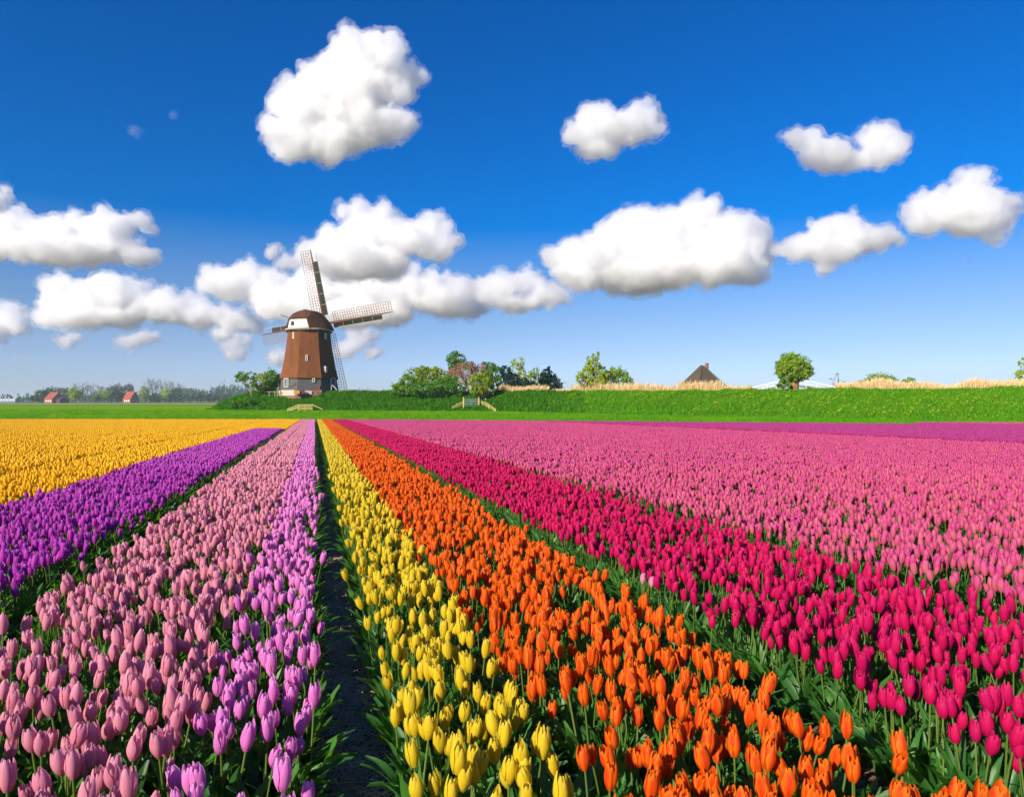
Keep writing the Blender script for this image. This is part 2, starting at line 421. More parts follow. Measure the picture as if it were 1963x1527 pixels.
# ------------------------------------------------------------------ ground
def ground_sheet():
    t = NT('meadow_grass'); co = t.coord()
    n1 = t.noise(.05, 5, .6, co); n2 = t.noise(1.1, 6, .65, t.scaled(co, (1, .35, 1))); n3 = t.noise(9, 4, .6, co)
    n4 = t.noise(.25, 5, .7, t.scaled(co, (1, .25, 1)))
    c = t.ramp(n1, [(.3, (.15, .29, .001)), (.7, (.21, .38, .001))])
    c = t.mix(t.ramp(n2, [(.35, (0, 0, 0)), (.7, (1, 1, 1))]), c, (.08, .23, .005))
    c = t.mix(t.ramp(n4, [(.62, (0, 0, 0)), (.72, (1, 1, 1))]), c, (.05, .15, .006))
    c = t.mix(t.math('MULTIPLY', n3, .5), c, (.19, .38, .01))
    # distant crop strips, laid by distance from the village road
    sep = t.n('SeparateXYZ'); t.l(co, sep.inputs[0]); y = sep.outputs[1]
    far = t.ramp(t.math('DIVIDE', y, 1000.0), [(.0, (1, 1, 1, 0)), (.20, (1, 1, 1, 0)), (.201, (.14, .27, .03, 1)), (.232, (.03, .09, .02, 1)), (.245, (.16, .27, .05, 1)), (.30, (.42, .27, .15, 1)), (.40, (.42, .27, .15, 1)), (.41, (.09, .17, .04, 1))])
    r = far.node; r.color_ramp.interpolation = 'CONSTANT'
    # the strips lie left of the dyke only
    side = t.math('LESS_THAN', sep.outputs[0], -10.0)
    c = t.mix(t.math('MULTIPLY', r.outputs[1], side), c, far)
    ax = t.math('ABSOLUTE', sep.outputs[0]); away = t.math('MAXIMUM', t.math('GREATER_THAN', y, 1050.0), t.math('MAXIMUM', t.math('GREATER_THAN', ax, 900.0), t.math('LESS_THAN', y, -60.0)))
    c = t.mix(away, c, t.ramp(t.noise(.004, 3, .6, co), [(.4, (.11, .12, .07)), (.6, (.20, .17, .12))]))
    mat = t.finish(c, .8, t.bump(n2, .5, .08), .0)
    xs = np.concatenate([np.linspace(-9000, 0, 24, endpoint=False), np.linspace(0, 2600, 90), np.linspace(2900, 9000, 12)])
    us = np.concatenate([np.linspace(0, 1, 10), 1 + np.linspace(.1, 1, 14), [2.5, 3, 4, 6, 10, 20, 40, 100, 260]])
    V = []
    for u in us:
        ye = end_Y(xs); fy = foot_Y(xs)
        Y = np.where(u <= 1, ye * .985 + 0 * u, 0)
        if u <= 1: Y = ye * .97 + (ye * .03) * u
        elif u <= 2: Y = ye + (fy - ye) * (u - 1)
        else: Y = fy + (u - 2) * 40
        z = meadow_z(xs, Y)
        if u == 0: z = z - .6
        V.append(np.stack([(xs - CX) / F * Y, Y, z], 1))
    V = np.concatenate(V); nx = len(xs)
    q = [(j * nx + i, j * nx + i + 1, (j + 1) * nx + i + 1, (j + 1) * nx + i) for j in range(len(us) - 1) for i in range(nx - 1)]
    link('meadow', np_mesh('meadow', V, q, mat, True), kind='structure')
    # ground behind and beside the camera and base plain under everything
    b = MB(); b.add([(-9000, -3000, -3.2), (9000, -3000, -3.2), (9000, 12000, -3.2), (-9000, 12000, -3.2)], [(0, 1, 2, 3)])
    b.build('ground', mat)['kind'] = 'structure'
ground_sheet()

def soil():
    t = NT('field_soil'); co = t.coord(); n = t.noise(3, 8, .7, co); n2 = t.noise(45, 5, .7, co)
    c = t.ramp(n, [(.3, (.20, .11, .07)), (.7, (.36, .21, .14))]); c = t.mix(t.ramp(n2, [(.5, (0, 0, 0)), (.72, (1, 1, 1))]), c, (.28, .20, .16))
    mat = t.finish(c, .9, t.bump(t.math('ADD', n, n2), 1.0, .03), .2)
    V, q = [], []
    ys = np.concatenate([np.linspace(-12, 8, 90), np.linspace(8.5, 90, 60)]); As = np.concatenate([np.linspace(-70, -3, 30), np.linspace(-2.5, 5, 120), np.linspace(5.5, 110, 40)])
    A, Y = np.meshgrid(As, ys); X = A - KX * Y
    px = CX + F * X / np.maximum(Y, 1)
    Yc = np.minimum(Y, np.where(Y > 1, end_Y(px) * 1.0, 1e9)); Xc = A - KX * Yc
    wob = .012 * np.sin(Yc * 7 + A * 5) + .01 * np.sin(Yc * 17 - A * 23) + rng.normal(0, .004, A.shape)
    sv = A / H; dip = np.where((sv > .05) & (sv < .27), -.05, 0)
    Z = -KS * Yc + wob + dip
    V = np.stack([Xc, Yc, Z], -1).reshape(-1, 3); nx = len(As)
    q = [(j * nx + i, j * nx + i + 1, (j + 1) * nx + i + 1, (j + 1) * nx + i) for j in range(len(ys) - 1) for i in range(nx - 1)]
    link('tulip_field_soil', np_mesh('tulip_field_soil', V, q, mat, True), kind='structure')
soil()

# ------------------------------------------------------------------ tulip beds
# colour, left and right edge (in eye heights from the furrow), near and far depth
BEDS = []
g0 = -3.46
for k in range(22): BEDS.append(('gold', g0 - 1.52, g0 - .0, 0, 200)); g0 -= 1.78
BEDS.append(('gold', -3.34, -1.62, 41, 200))
BEDS += [('purple', -3.36, -1.80, 0, 40), ('pink', -1.46, -.99, 0, 200), ('pink', -.93, -.42, 0, 200), ('lilac', -.385, .0, 0, 200),
         ('yellow', .30, .75, 0, 200), ('orange', .81, 1.78, 0, 200), ('magenta', 2.11, 3.62, 0, 200)]
s0 = 3.92
while s0 < 21.2: BEDS.append(('rose', s0, s0 + 1.62, 0, 200)); s0 += 1.80
BEDS.append(('crimson', s0, s0 + .55, 0, 200)); s0 += .66
while s0 < 49: BEDS.append(('violet', s0, s0 + 4.6, 0, 200)); s0 += 4.9
while s0 < 75: BEDS.append(('rose', s0, s0 + 3.2, 0, 200)); s0 += 3.4

def in_frame(X, Y, mx=140):
    px = CX + F * X / np.maximum(Y, .3); return (px > -mx) & (px < 1963 + mx) | (Y < 2.2) & (np.abs(X) < 2.6)
near = {}; far = {}
YS = 13.0
for (c, a, b, y0, y1) in BEDS:
    A0, A1 = a * H, b * H
    # near: single plants on a jittered lattice
    pitch = 1 / math.sqrt(DENS)
    na = max(2, round((A1 - A0) / pitch)); pa = (A1 - A0) / na
    if y0 < YS:
        ys = np.arange(.9, YS, pitch)
        aa, yy = np.meshgrid(A0 + (np.arange(na) + .5) * pa, ys)
        aa = aa + rng.uniform(-.42, .42, aa.shape) * pa; yy = yy + rng.uniform(-.45, .45, yy.shape) * pitch
        X = aa - KX * yy; keep = in_frame(X, yy, 260) & (rng.random(X.shape) > .07)
        # thin patches as in a real bed
        keep &= (np.sin(X * 3.1 + yy * 1.7) * np.sin(yy * 2.3 - X * 4.1) < .80)
        near.setdefault(c, []).append(np.stack([X[keep], yy[keep]], 1))
    nb = max(1, round((A1 - A0) / PATCH)); pb = (A1 - A0) / nb
    ys = np.arange(max(y0, YS) + PATCH / 2, 86, PATCH)
    aa, yy = np.meshgrid(A0 + (np.arange(nb) + .5) * pb, ys); X = aa - KX * yy; px = CX + F * X / yy
    keep = in_frame(X, yy, 60) & (yy < end_Y(px) - .3) & (yy < y1)
    far.setdefault(c, []).append(np.stack([X[keep], yy[keep], np.full(keep.sum(), pb / PATCH)], 1))

SHOW = 306
cand = []
singles = {}
for c, lst in near.items():
    P = np.concatenate(lst); n = len(P)
    rot = np.stack([rng.normal(0, .10, n), rng.normal(0, .10, n), rng.uniform(0, 6.283, n)], 1)
    sc = np.clip(rng.normal(1.0, .068, n), .78, 1.16); tone = rng.random(n)
    var = rng.choice(NVAR, n, p=[.19, .19, .19, .19, .19, .02, .03])
    singles[c] = [P, rot, sc, tone, var]
    ztop = -KS * P[:, 1] + .45 * sc; px = CX + F * P[:, 0] / P[:, 1]; py = HY + F * (CZ - ztop) / P[:, 1]
    for i in np.where((px > 8) & (px < 1955) & (py < 1505))[0]: cand.append((P[i, 1], c, i))
cand.sort(); chosen = {}
for _, c, i in cand[:SHOW]: chosen.setdefault(c, set()).add(i)

CNAME = {'pink': ('dusty pink', 'dusty pink tulip in closed bud at the near end of the dusty pink bed left of the lilac one'),
         'lilac': ('lilac', 'lilac pink tulip at the near end of the bed just left of the bare furrow'),
         'yellow': ('yellow', 'yellow tulip at the near end of the narrow bed just right of the bare furrow'),
         'orange': ('orange', 'orange tulip flamed with yellow at the near end of the orange bed'),
         'magenta': ('magenta', 'deep magenta tulip at the near end of the magenta bed beyond the orange one'),
         'purple': ('purple', 'purple tulip at the near end of the purple bed'),
         'rose': ('rose', 'rose pink tulip in the wide pink beds'), 'gold': ('gold', 'golden yellow tulip')}
def proto_tulip(c, i):
    """one plant with parts: stem, leaves, six petals"""
    p = plants[i]; out = []
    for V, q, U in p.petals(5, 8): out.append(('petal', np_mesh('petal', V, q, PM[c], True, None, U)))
    V, q, U = p.stem(7, 5); out.append(('stem', np_mesh('stem', V, q, M_STEM, True, None, U)))
    for V, q, U in p.leafs(4, 9): out.append(('leaf', np_mesh('leaf', V, q, M_LEAF, True, None, U)))
    return out
protos = {}
def place_tulip(c, v, X, Y, rot, sc, tone, label, group, z=None):
    if (c, v) not in protos: protos[(c, v)] = proto_tulip(c, v)
    e = empty(CNAME.get(c, (c,))[0].replace(' ', '_') + '_tulip', (X, Y, (-KS * Y) if z is None else z)); e.rotation_euler = tuple(map(float, rot)); e.scale = (float(sc),) * 3
    tag(e, label, 'tulip', group)
    for nm, me in protos[(c, v)]:
        o = link(nm, me, e); o['tone'] = float(tone)
LOOK = {'pink': 'dusty pink', 'lilac': 'lilac pink', 'yellow': 'yellow', 'orange': 'orange', 'magenta': 'deep magenta', 'purple': 'bright purple', 'rose': 'rose pink', 'gold': 'golden'}
todo = []
for c, idx in chosen.items():
    P, rot, sc, tone, var = singles[c]; idx = sorted(idx); ys = np.array([P[i, 1] for i in idx]); av = np.array([P[i, 0] + KX * P[i, 1] for i in idx])
    for j, i in enumerate(idx):
        tilt = rot[i][1]; p = plants[int(var[i])]
        size = 'tall' if sc[i] > 1.06 else 'short' if sc[i] < .94 else 'medium'
        lean = 'leaning right' if tilt > .06 else 'leaning left' if tilt < -.06 else 'upright'
        tip = 'petals parted' if p.open > .4 else 'petals closed'
        f = (av[j] - av.min()) / max(.01, np.ptp(av)); side = 'left edge' if f < .2 else 'right edge' if f > .8 else 'middle'
        row = int((ys < ys[j]).sum() / max(1, len(ys)) * 3); depth = ('in front', 'midway', 'behind')[row]
        todo.append((f'{size} {LOOK[c]} tulip', f'{tip}, {lean}, {depth}, bed{chr(39)}s {side}', c, i, P[i, 0] / P[i, 1]))
groups = {}
for t_ in todo: groups.setdefault((t_[0], t_[1]), []).append(t_)
NUM = ['two', 'three', 'four', 'five', 'six', 'seven', 'eight', 'nine', 'ten']; ORD = ['leftmost', 'second', 'third', 'fourth', 'fifth', 'sixth', 'seventh', 'eighth', 'ninth', 'tenth']
for (a, b), ts in groups.items():
    ts.sort(key=lambda t_: t_[4])
    for j, (_, _, c, i, _) in enumerate(ts):
        P, rot, sc, tone, var = singles[c]; n = len(ts)
        lab = f'{a}, {b}' if n == 1 else f'{"rightmost" if j == n - 1 else ORD[min(j, 9)]} of {NUM[min(n - 2, 8)]} {a}s, {b}'
        place_tulip(c, int(var[i]), P[i, 0], P[i, 1], rot[i], sc[i], tone[i], lab, f'{CNAME[c][0]} tulips at the near end of their bed')

BED_LABEL = {'pink': 'bed of dusty pink tulips between the purple and lilac beds', 'lilac': 'strip of lilac pink tulips along the left of the bare furrow',
    'yellow': 'narrow strip of yellow tulips along the right of the bare furrow', 'orange': 'wide bed of orange tulips right of the yellow strip',
    'magenta': 'bed of deep magenta tulips right of the orange bed', 'purple': 'bed of bright purple tulips at the left', 'gold': 'golden yellow tulip field on the far left',
    'rose': 'broad field of rose pink tulips on the right', 'violet': 'violet tulips along the far right edge of the field', 'crimson': 'thin row of crimson tulips before the violet ones'}
for c in far:
    sets = []
    if c in singles:
        P, rot, sc, tone, var = singles[c]; keep = np.array([i not in chosen.get(c, ()) for i in range(len(P))], bool)
        P3 = np.stack([P[:, 0], P[:, 1], -KS * P[:, 1]], 1)[keep]
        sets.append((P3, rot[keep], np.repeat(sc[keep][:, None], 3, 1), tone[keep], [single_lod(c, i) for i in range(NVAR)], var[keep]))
    if sets and len(sets[0][0]) == 0: sets = []
    Q = np.concatenate(far[c]); n = len(Q)
    P3 = np.stack([Q[:, 0], Q[:, 1], -KS * Q[:, 1]], 1)
    rz = math.atan(KX) + rng.integers(0, 2, n) * math.pi
    rot = np.stack([np.full(n, -KS), np.zeros(n), rz], 1); rot[:, 0] *= np.cos(rz)
    sc = np.stack([Q[:, 2] * 1.0, np.ones(n), rng.uniform(.95, 1.06, n)], 1)
    sets.append((P3, rot, sc, rng.random(n) * .5, [patch_lod(c, 100 + i) for i in range(6)]))
    instancer(CNAME.get(c, (c,))[0].replace(' ', '_') + '_tulips', sets, BED_LABEL[c], 'tulip bed')

# strays that the photo shows: two pale pink ones and one crimson one in the green gap, magenta in the orange
for (x, y, c, lab) in ((1226, 1112, 'palepink', 'left one of two pale pink tulips straying in the magenta bed'), (1243, 1118, 'palepink', 'right one of two pale pink tulips straying in the magenta bed'),
                       (1358, 1190, 'magenta', 'lone small magenta tulip low in the green gap beside the orange bed')):
    Y = F * H / (y - 24 - 787); place_tulip(c, 1, (x - CX) / F * Y, Y, (0, .1, 1.0), .95, .3, lab, None)

# leafy skirts along the bed edges: leaves leaning into the furrows
def skirts():
    srcs = []
    for s_ in range(4):
        r = random.Random(50 + s_); parts = []
        for k in range(7):
            V, q, U = leaf_geo(2, 6, r.uniform(.20, .32), r.uniform(.035, .055), r.uniform(-1.2, 1.2), r.uniform(.1, .55), r.uniform(.1, 1.1), s_ * 9 + k)
            parts.append((V + np.array((r.uniform(-.02, .02), r.uniform(-.06, .06), 0)), q, U, 0, r.random()))
        srcs.append(source('skirt', multi_mesh('skirt', parts, [M_LEAF])))
    P, Rz = [], []
    for (c, a, b, y0, y1) in BEDS:
        if abs(a) > 8: continue
        for (edge, sgn) in ((a, -1), (b, 1)):
            bare = abs(edge - .15) < .2
            ys = np.arange(.8, min(40, y1), .10); ys = ys + rng.uniform(-.05, .05, len(ys))
            A = edge * H + sgn * (rng.uniform(-.09, -.01, len(ys)) - (.03 if bare else 0)); X = A - KX * ys
            k = in_frame(X, ys, 200); k &= (rng.random(len(k)) < (.55 if bare else 1)); P.append(np.stack([X[k], ys[k], -KS * ys[k]], 1))
            Rz.append(np.full(k.sum(), (0 if sgn > 0 else math.pi) + math.atan(KX)) + rng.normal(0, .4, k.sum()))
    P = np.concatenate(P); Rz = np.concatenate(Rz); n = len(P)
    instancer('tulip_foliage', [(P, np.stack([Rz * 0, Rz * 0, Rz], 1), np.repeat(rng.uniform(.7, 1.1, n)[:, None], 3, 1), rng.random(n), srcs)], 'broad green tulip leaves leaning into the furrows', 'tulip leaves')
skirts()

# straw litter in the furrow
def straw():
    mat = simple('straw_litter', (.55, .40, .29), .8, .5, 3)
    n = 14000; Y = 1.2 + 11 * rng.random(n) ** 1.4 ** 1.0; A = rng.normal(.16, .085, n) * H; X = A - KX * Y
    a = rng.uniform(0, 6.28, n); L = rng.uniform(.02, .09, n); w = .0022; d = np.stack([np.cos(a), np.sin(a), rng.normal(0, .25, n)], 1) * L[:, None] / 2
    pz = -KS * Y - .03 + rng.uniform(0, .03, n); c = np.stack([X, Y, pz], 1); s_ = np.stack([-np.sin(a), np.cos(a), 0 * a], 1) * w
    up = np.array((0, 0, w * 1.6))
    V = np.stack([c - d - s_, c - d + s_, c - d + up, c + d - s_, c + d + s_, c + d + up], 1).reshape(-1, 3)
    q = (np.arange(n)[:, None, None] * 6 + np.array([[0, 1, 4, 3], [1, 2, 5, 4], [2, 0, 3, 5]])[None]).reshape(-1, 4)
    o = link('straw', np_mesh('straw', V, q, mat), kind='stuff'); tag(o, 'dry straw litter lying in the bare furrow', 'straw')
straw()

# ------------------------------------------------------------------ dyke
def dike_profile():
    """grassy dyke: foot line, top line; ends at the left in a slope"""
    xs = np.concatenate([np.linspace(395, 560, 24), np.linspace(575, 2600, 90)])
    us = np.linspace(0, 1, 10)
    V = []
    for u in us:
        fy = foot_Y(xs); zf = meadow_z(xs, fy) - .25; top = DIKE_Z * np.clip((xs - 418) / 62, 0, 1) ** .7
        Y = fy + 8 * u; z = zf + (top - zf) * (u ** .85 if u < 1 else 1)
        z = z + (rng.normal(0, .05, len(xs)) if 0 < u < 1 else 0)
        V.append(np.stack([(xs - CX) / F * Y, Y, z], 1))
    for extra, dz in ((14, 0), (20, -3.2)):
        Y = foot_Y(xs) + extra + 8; V.append(np.stack([(xs - CX) / F * Y, Y, DIKE_Z * np.clip((xs - 418) / 62, 0, 1) ** .7 + dz], 1))
    return xs, V
def dike():
    xs, rows = dike_profile(); V = np.concatenate(rows); nx = len(xs); nr = len(rows)
    q = [(j * nx + i, j * nx + i + 1, (j + 1) * nx + i + 1, (j + 1) * nx + i) for j in range(nr - 1) for i in range(nx - 1)]
    t = NT('dyke_grass'); co = t.coord(); n = t.noise(.35, 6, .65, co); n2 = t.noise(5, 5, .6, co)
    c = t.ramp(n, [(.3, (.04, .13, .008)), (.7, (.09, .24, .01))]); c = t.mix(t.math('MULTIPLY', n2, .5), c, (.12, .25, .012))
    link('dyke', np_mesh('dyke', V, q, t.finish(c, .85, t.bump(n2, .7, .15), .0), True), kind='structure')
    # herbage
    def tuft(seed, n, h0, h1, w, spread, mat, lean=.35, flower=None):
        r = random.Random(seed); Vv, q_, U, mi, tn, b = [], [], [], [], [], 0; parts = []
        for k in range(n):
            x, y = r.gauss(0, spread), r.gauss(0, spread); h = r.uniform(h0, h1); a = r.uniform(0, 6.28); l = r.uniform(0, lean) * h
            dx, dy = math.cos(a) * l, math.sin(a) * l; sx, sy = -math.sin(a) * w / 2, math.cos(a) * w / 2
            P = np.array([(x - sx, y - sy, 0), (x + sx, y + sy, 0), (x + dx * .4 + sx, y + dy * .4 + sy, h * .6), (x + dx * .4 - sx, y + dy * .4 - sy, h * .6), (x + dx, y + dy, h * (1 - lean * .3)), (x + dx, y + dy, h * (1 - lean * .3) - .002)])
            parts.append((P, np.array([(0, 1, 2, 3), (3, 2, 4, 5)]), np.array([(0, 0), (1, 0), (1, .5), (0, .5), (.5, 1), (.5, 1)]), 0, r.random()))
            if flower and r.random() < .06:
                s_ = .035; P = np.array([(x + dx - s_, y + dy, h + s_), (x + dx, y + dy - s_, h), (x + dx + s_, y + dy, h + s_), (x + dx, y + dy + s_, h + s_ * 1.5)])
                parts.append((P, np.array([(0, 1, 2, 3)]), np.zeros((4, 2)), 1, r.random()))
        return source('tuft', multi_mesh('tuft', parts, [mat] + ([flower] if flower else [mat]), False))
    lush = leaf_material('dyke_herbs', (.018, .085, .003), (.10, .32, .006), (.14, .46, .004), .8, .35, .02, 3)
    light = leaf_material('dyke_long_grass', (.045, .20, .003), (.15, .40, .005), (.20, .50, .002), .8, .35, .02, 3)
    yel = simple('yellow_blossom', (.62, .58, .03), .6)
    lushs = [tuft(i, 26, .25, .6, .07, .20, lush, .6) for i in range(4)]; lights = [tuft(10 + i, 26, .2, .5, .035, .17, light, .45, yel if i < 2 else None) for i in range(4)]
    def scatter(x0, x1, n, u0=0, u1=1.15):
        x = rng.uniform(x0, x1, n); u = rng.uniform(u0, u1, n); fy = foot_Y(x); zf = meadow_z(x, fy) - .25; top = DIKE_Z * np.clip((x - 418) / 62, 0, 1) ** .7
        Y = fy + 8 * u; z = np.where(u < 1, zf + (top - zf) * np.clip(u, 0, 1) ** .85, top); return np.stack([(x - CX) / F * Y, Y, z - .03], 1), x
    P1, x1 = scatter(416, 1120, 9500); P2, x2 = scatter(930, 2250, 14000)
    k1 = rng.random(len(x1)) < np.interp(x1, [400, 930, 1120], [1, 1, .1]); P1 = P1[k1]
    k2 = rng.random(len(x2)) < np.interp(x2, [930, 1120, 1300], [.1, .7, 1]); P2 = P2[k2]
    def patchy(P):
        x, y = P[:, 0], P[:, 1] + P[:, 2] * 2; f = np.zeros(len(P))
        for i_, (a, b, c, w) in enumerate(((.23, .31, 1.3, 1), (.61, -.47, .2, .8), (1.3, .9, 2.1, .7), (-1.9, 2.3, .7, .6), (3.1, 2.7, 4.2, .5), (5.3, -3.9, 1.1, .4))): f += w * np.sin(a * x + b * y + c + 1.5 * np.sin(.37 * x - .5 * y * i_))
        return 1 / (1 + np.exp(-1.6 * f))
    def st(P, lo, hi):
        n = len(P); f = patchy(P)
        return (P, np.stack([rng.normal(0, .12, n), rng.normal(0, .12, n), rng.uniform(0, 6.28, n)], 1), (lo + (hi - lo) * np.clip(.65 * f + rng.uniform(0, .5, n), 0, 1.2))[:, None] * np.array((1, 1, 1.0)), np.clip(.75 * (1 - f) + .25 * rng.random(n), 0, .98))
    instancer('dyke_herbage', [(*st(P1, .45, 1.6), lushs), (*st(P2, .4, 1.35), lights)], 'lush green herbs and long grass covering the dyke', 'grass')
    # short meadow tufts
    n = 16000; x = rng.uniform(-80, 2050, n); u = rng.random(n) ** 1.4; ye, fy = end_Y(x), foot_Y(x); Y = ye + (fy - ye) * u
    P = np.stack([(x - CX) / F * Y, Y, meadow_z(x, Y) - .02], 1)
    sh = [tuft(30 + i, 16, .06, .16, .03, .16, light, .6) for i in range(3)]
    instancer('meadow_tufts', [(*st(P, .7, 1.5), sh)], 'short bright green grass of the meadow', 'grass')
dike()

# ------------------------------------------------------------------ trees
M_BARK = simple('bark', (.13, .09, .06), .85, .4, 4, .6, stretch=(1, 1, .3))
M_BARKL = simple('pale_bark', (.34, .27, .18), .8, .3, 4, .4, stretch=(1, 1, .3))
FOL = {}
def fol(name, dark, light, tc, tr=.35):
    if name not in FOL: FOL[name] = leaf_material('foliage_' + name, dark, light, tc, .6, tr, .15, .8)
    return FOL[name]
fol('deep', (.045, .14, .005), (.13, .30, .008), (.17, .44, .008)); fol('mid', (.07, .18, .010), (.18, .34, .015), (.24, .48, .015))
fol('bright', (.06, .17, .01), (.16, .32, .02), (.20, .42, .02)); fol('lime', (.24, .34, .012), (.46, .54, .03), (.5, .6, .03))
fol('olive', (.15, .23, .010), (.34, .44, .02), (.42, .52, .02)); fol('pinkish', (.26, .16, .07), (.50, .29, .16), (.4, .25, .15))
fol('evergreen', (.004, .025, .016), (.018, .065, .032), (.01, .05, .02), .15); fol('bare', (.10, .09, .095), (.20, .17, .17), (.2, .17, .12), .2)
fol('fargreen', (.03, .07, .02), (.07, .13, .035), (.08, .16, .03)); fol('blossom', (.45, .16, .24), (.6, .3, .38), (.5, .25, .3))
fol('willow', (.13, .24, .012), (.30, .46, .03), (.38, .54, .03))

def leaves_mesh(blobs, n, size, mat, clump=.22, seed=0, flat=1.0, stretch=1.0):
    """blobs: (centre xyz, radii xyz). leaf-sized quads in clumps through and round the volume"""
    r = np.random.default_rng(seed); vol = np.array([b[1][0] * b[1][2] for b in blobs]); share = vol / vol.sum(); Vs, T, Ns = [], [], []
    for (c, rad), s_ in zip(blobs, share):
        m = max(20, int(n * s_)); nc = max(5, m // 26)
        d = r.normal(size=(nc, 3)); d /= np.linalg.norm(d, axis=1)[:, None]; rr = r.uniform(.25, 1.04, nc) ** .5
        cc = d * rr[:, None]; k = r.integers(0, nc, m); cr = r.uniform(.5, 1.3, nc) * clump
        off = r.normal(size=(m, 3)) * (cr[k] * .55)[:, None]
        P = (cc[k] + off) * np.array(rad) + np.array(c); Vs.append(P); T.append((r.random(nc)[k] * .6 + r.random(m) * .4)); Ns.append(d[k])
    P = np.concatenate(Vs); T = np.concatenate(T); N = np.concatenate(Ns); m = len(P)
    nrm = N * .7 + r.normal(size=(m, 3)) * .8 + np.array((0, 0, .3)); nrm /= np.linalg.norm(nrm, axis=1)[:, None]
    a = np.cross(nrm, r.normal(size=(m, 3))); a /= np.linalg.norm(a, axis=1)[:, None]; b = np.cross(nrm, a)
    s_ = (size * r.uniform(.6, 1.3, m))[:, None]; a = a * s_ * .5; b = b * s_ * .5 * stretch
    V = np.stack([P - a * .6 - b, P + a - b * .2, P + a * .4 + b, P - a + b * .3], 1).reshape(-1, 3)
    q = np.arange(m * 4).reshape(-1, 4)
    return np_mesh('crown', V, q, mat, False, {'gtone': np.repeat(T, 4)})

def tree(name, label, Y, trunk, blobs, mat, n=2500, size=.22, trunk_r=.15, bark=None, group=None, cat='tree', base_z=None, depth=1.0, clump=.25, limbs=True, twigs=0, stretch=1.0):
    """trunk: (x, y) photo foot; blobs: (x, y, rx, ry) in photo pixels at depth Y"""
    x0, y0 = trunk; foot = at(x0, y0, Y)
    if base_z is not None: foot.z = base_z
    e = empty(name, foot); tag(e, label, cat, group); k = Y / F; B = []
    for (x, y, rx, ry) in blobs:
        c = at(x, y, Y) - foot; c.y += random.uniform(-.3, .3) * rx * k; B.append((tuple(c), (rx * k, (rx + ry) / 2 * k * depth, ry * k)))
    o = link('crown', leaves_mesh(B, n, size, mat, clump, seed=int(x0 * 7 + y0), stretch=stretch), e)
    m = MB()
    top = Vector(max(B, key=lambda b: b[1][0] * b[1][2])[0])
    if limbs:
        tk = [Vector((0, 0, -.3))]; mid = Vector((top.x * .35 + random.uniform(-.1, .1) * top.z, 0, top.z * .45)); tk += [mid * .5, mid, top * .85 + Vector((0, 0, 0))]
        m.tube(tk, [trunk_r * 1.25, trunk_r, trunk_r * .75, trunk_r * .35], 7)
        for c, rad in B:
            c = Vector(c); a = mid * random.uniform(.7, 1.1)
            for j in range(3 + twigs):
                tip = c + Vector((random.uniform(-.7, .7) * rad[0], random.uniform(-.6, .6) * rad[1], random.uniform(-.3, .85) * rad[2]))
                m.tube([a, (a + tip) / 2 + Vector((0, 0, .08 * rad[2])), tip], [trunk_r * .42, trunk_r * .26, trunk_r * .08], 5)
    else:
        for c, rad in B:
            for j in range(4 + twigs):
                tip = Vector(c) + Vector((random.uniform(-.7, .7) * rad[0], random.uniform(-.6, .6) * rad[1], random.uniform(-.2, .8) * rad[2]))
                m.tube([Vector((c[0] * .8 + random.uniform(-.3, .3), 0, -.2)), tip * .6 + Vector((c[0] * .1, 0, 0)), tip], [trunk_r * .5, trunk_r * .3, trunk_r * .1], 4)
    m.build('trunk', bark or M_BARK, e, True)
    return e

# trees by the mill
tree('small_tree', 'small tree with pale leaning trunk at the left end of the dyke', 116, (484, 757), [(463, 722, 13, 9), (480, 720, 11, 9), (488, 735, 8, 9), (470, 735, 6, 5), (457, 727, 9, 5)], FOL['mid'], 1900, .2, .12, M_BARKL)
tree('flowering_tree', 'pale yellow-green tree between the leaning tree and the dark round one', 119, (500, 755), [(498, 735, 12, 18), (503, 722, 9, 9), (492, 746, 8, 8)], FOL['lime'], 1500, .2, .10)
tree('round_tree', 'dense deep green round tree touching the windmill', 121, (520, 757), [(521, 728, 19, 20), (532, 735, 12, 14), (510, 742, 11, 12), (525, 748, 16, 8)], FOL['bright' if 0 else 'deep'], 4200, .22, .18)
# coppice right of the mill
tree('bush', 'low dark green bush at the left end of the coppice', 108, (768, 756), [(765, 744, 18, 12), (782, 735, 18, 18), (755, 750, 9, 7)], FOL['mid'], 3200, .22, .08, limbs=False, cat='bush')
tree('bush', 'broad green bush with feathery top left of the pinkish tree', 112, (815, 756), [(800, 722, 24, 17), (828, 720, 22, 18), (848, 722, 16, 12), (812, 710, 14, 8)], FOL['olive'], 5200, .22, .1, limbs=False, cat='bush')
tree('bush', 'dense dark hedge bush at the foot of the coppice', 107, (840, 757), [(810, 745, 26, 12), (845, 740, 26, 15), (875, 745, 20, 12), (862, 730, 16, 12)], FOL['deep'], 5600, .22, .1, limbs=False, cat='bush')
tree('tall_tree', 'tallest bright green tree rising out of the coppice', 116, (875, 757), [(874, 688, 16, 14), (888, 697, 12, 10), (866, 700, 10, 9)], FOL['deep'], 2600, .22, .16)
tree('blossoming_tree', 'pinkish brown tree with pale forked branches in the coppice', 110, (900, 757), [(893, 712, 24, 20), (872, 714, 16, 14), (912, 705, 16, 14), (862, 722, 10, 8)], FOL['pinkish'], 3600, .18, .16, M_BARKL, twigs=3)
tree('blossoming_shrub', 'small patch of pink blossom at the right of the pinkish tree', 109, (925, 735), [(928, 707, 8, 8), (921, 700, 6, 5)], FOL['blossom'], 420, .16, .06)
tree('bush', 'rounded yellow-green bush beside the gate', 104, (922, 757), [(922, 734, 23, 20), (928, 722, 16, 12), (912, 745, 14, 10), (936, 745, 12, 10)], FOL['olive'], 5200, .2, .1, limbs=False, cat='bush', twigs=3)
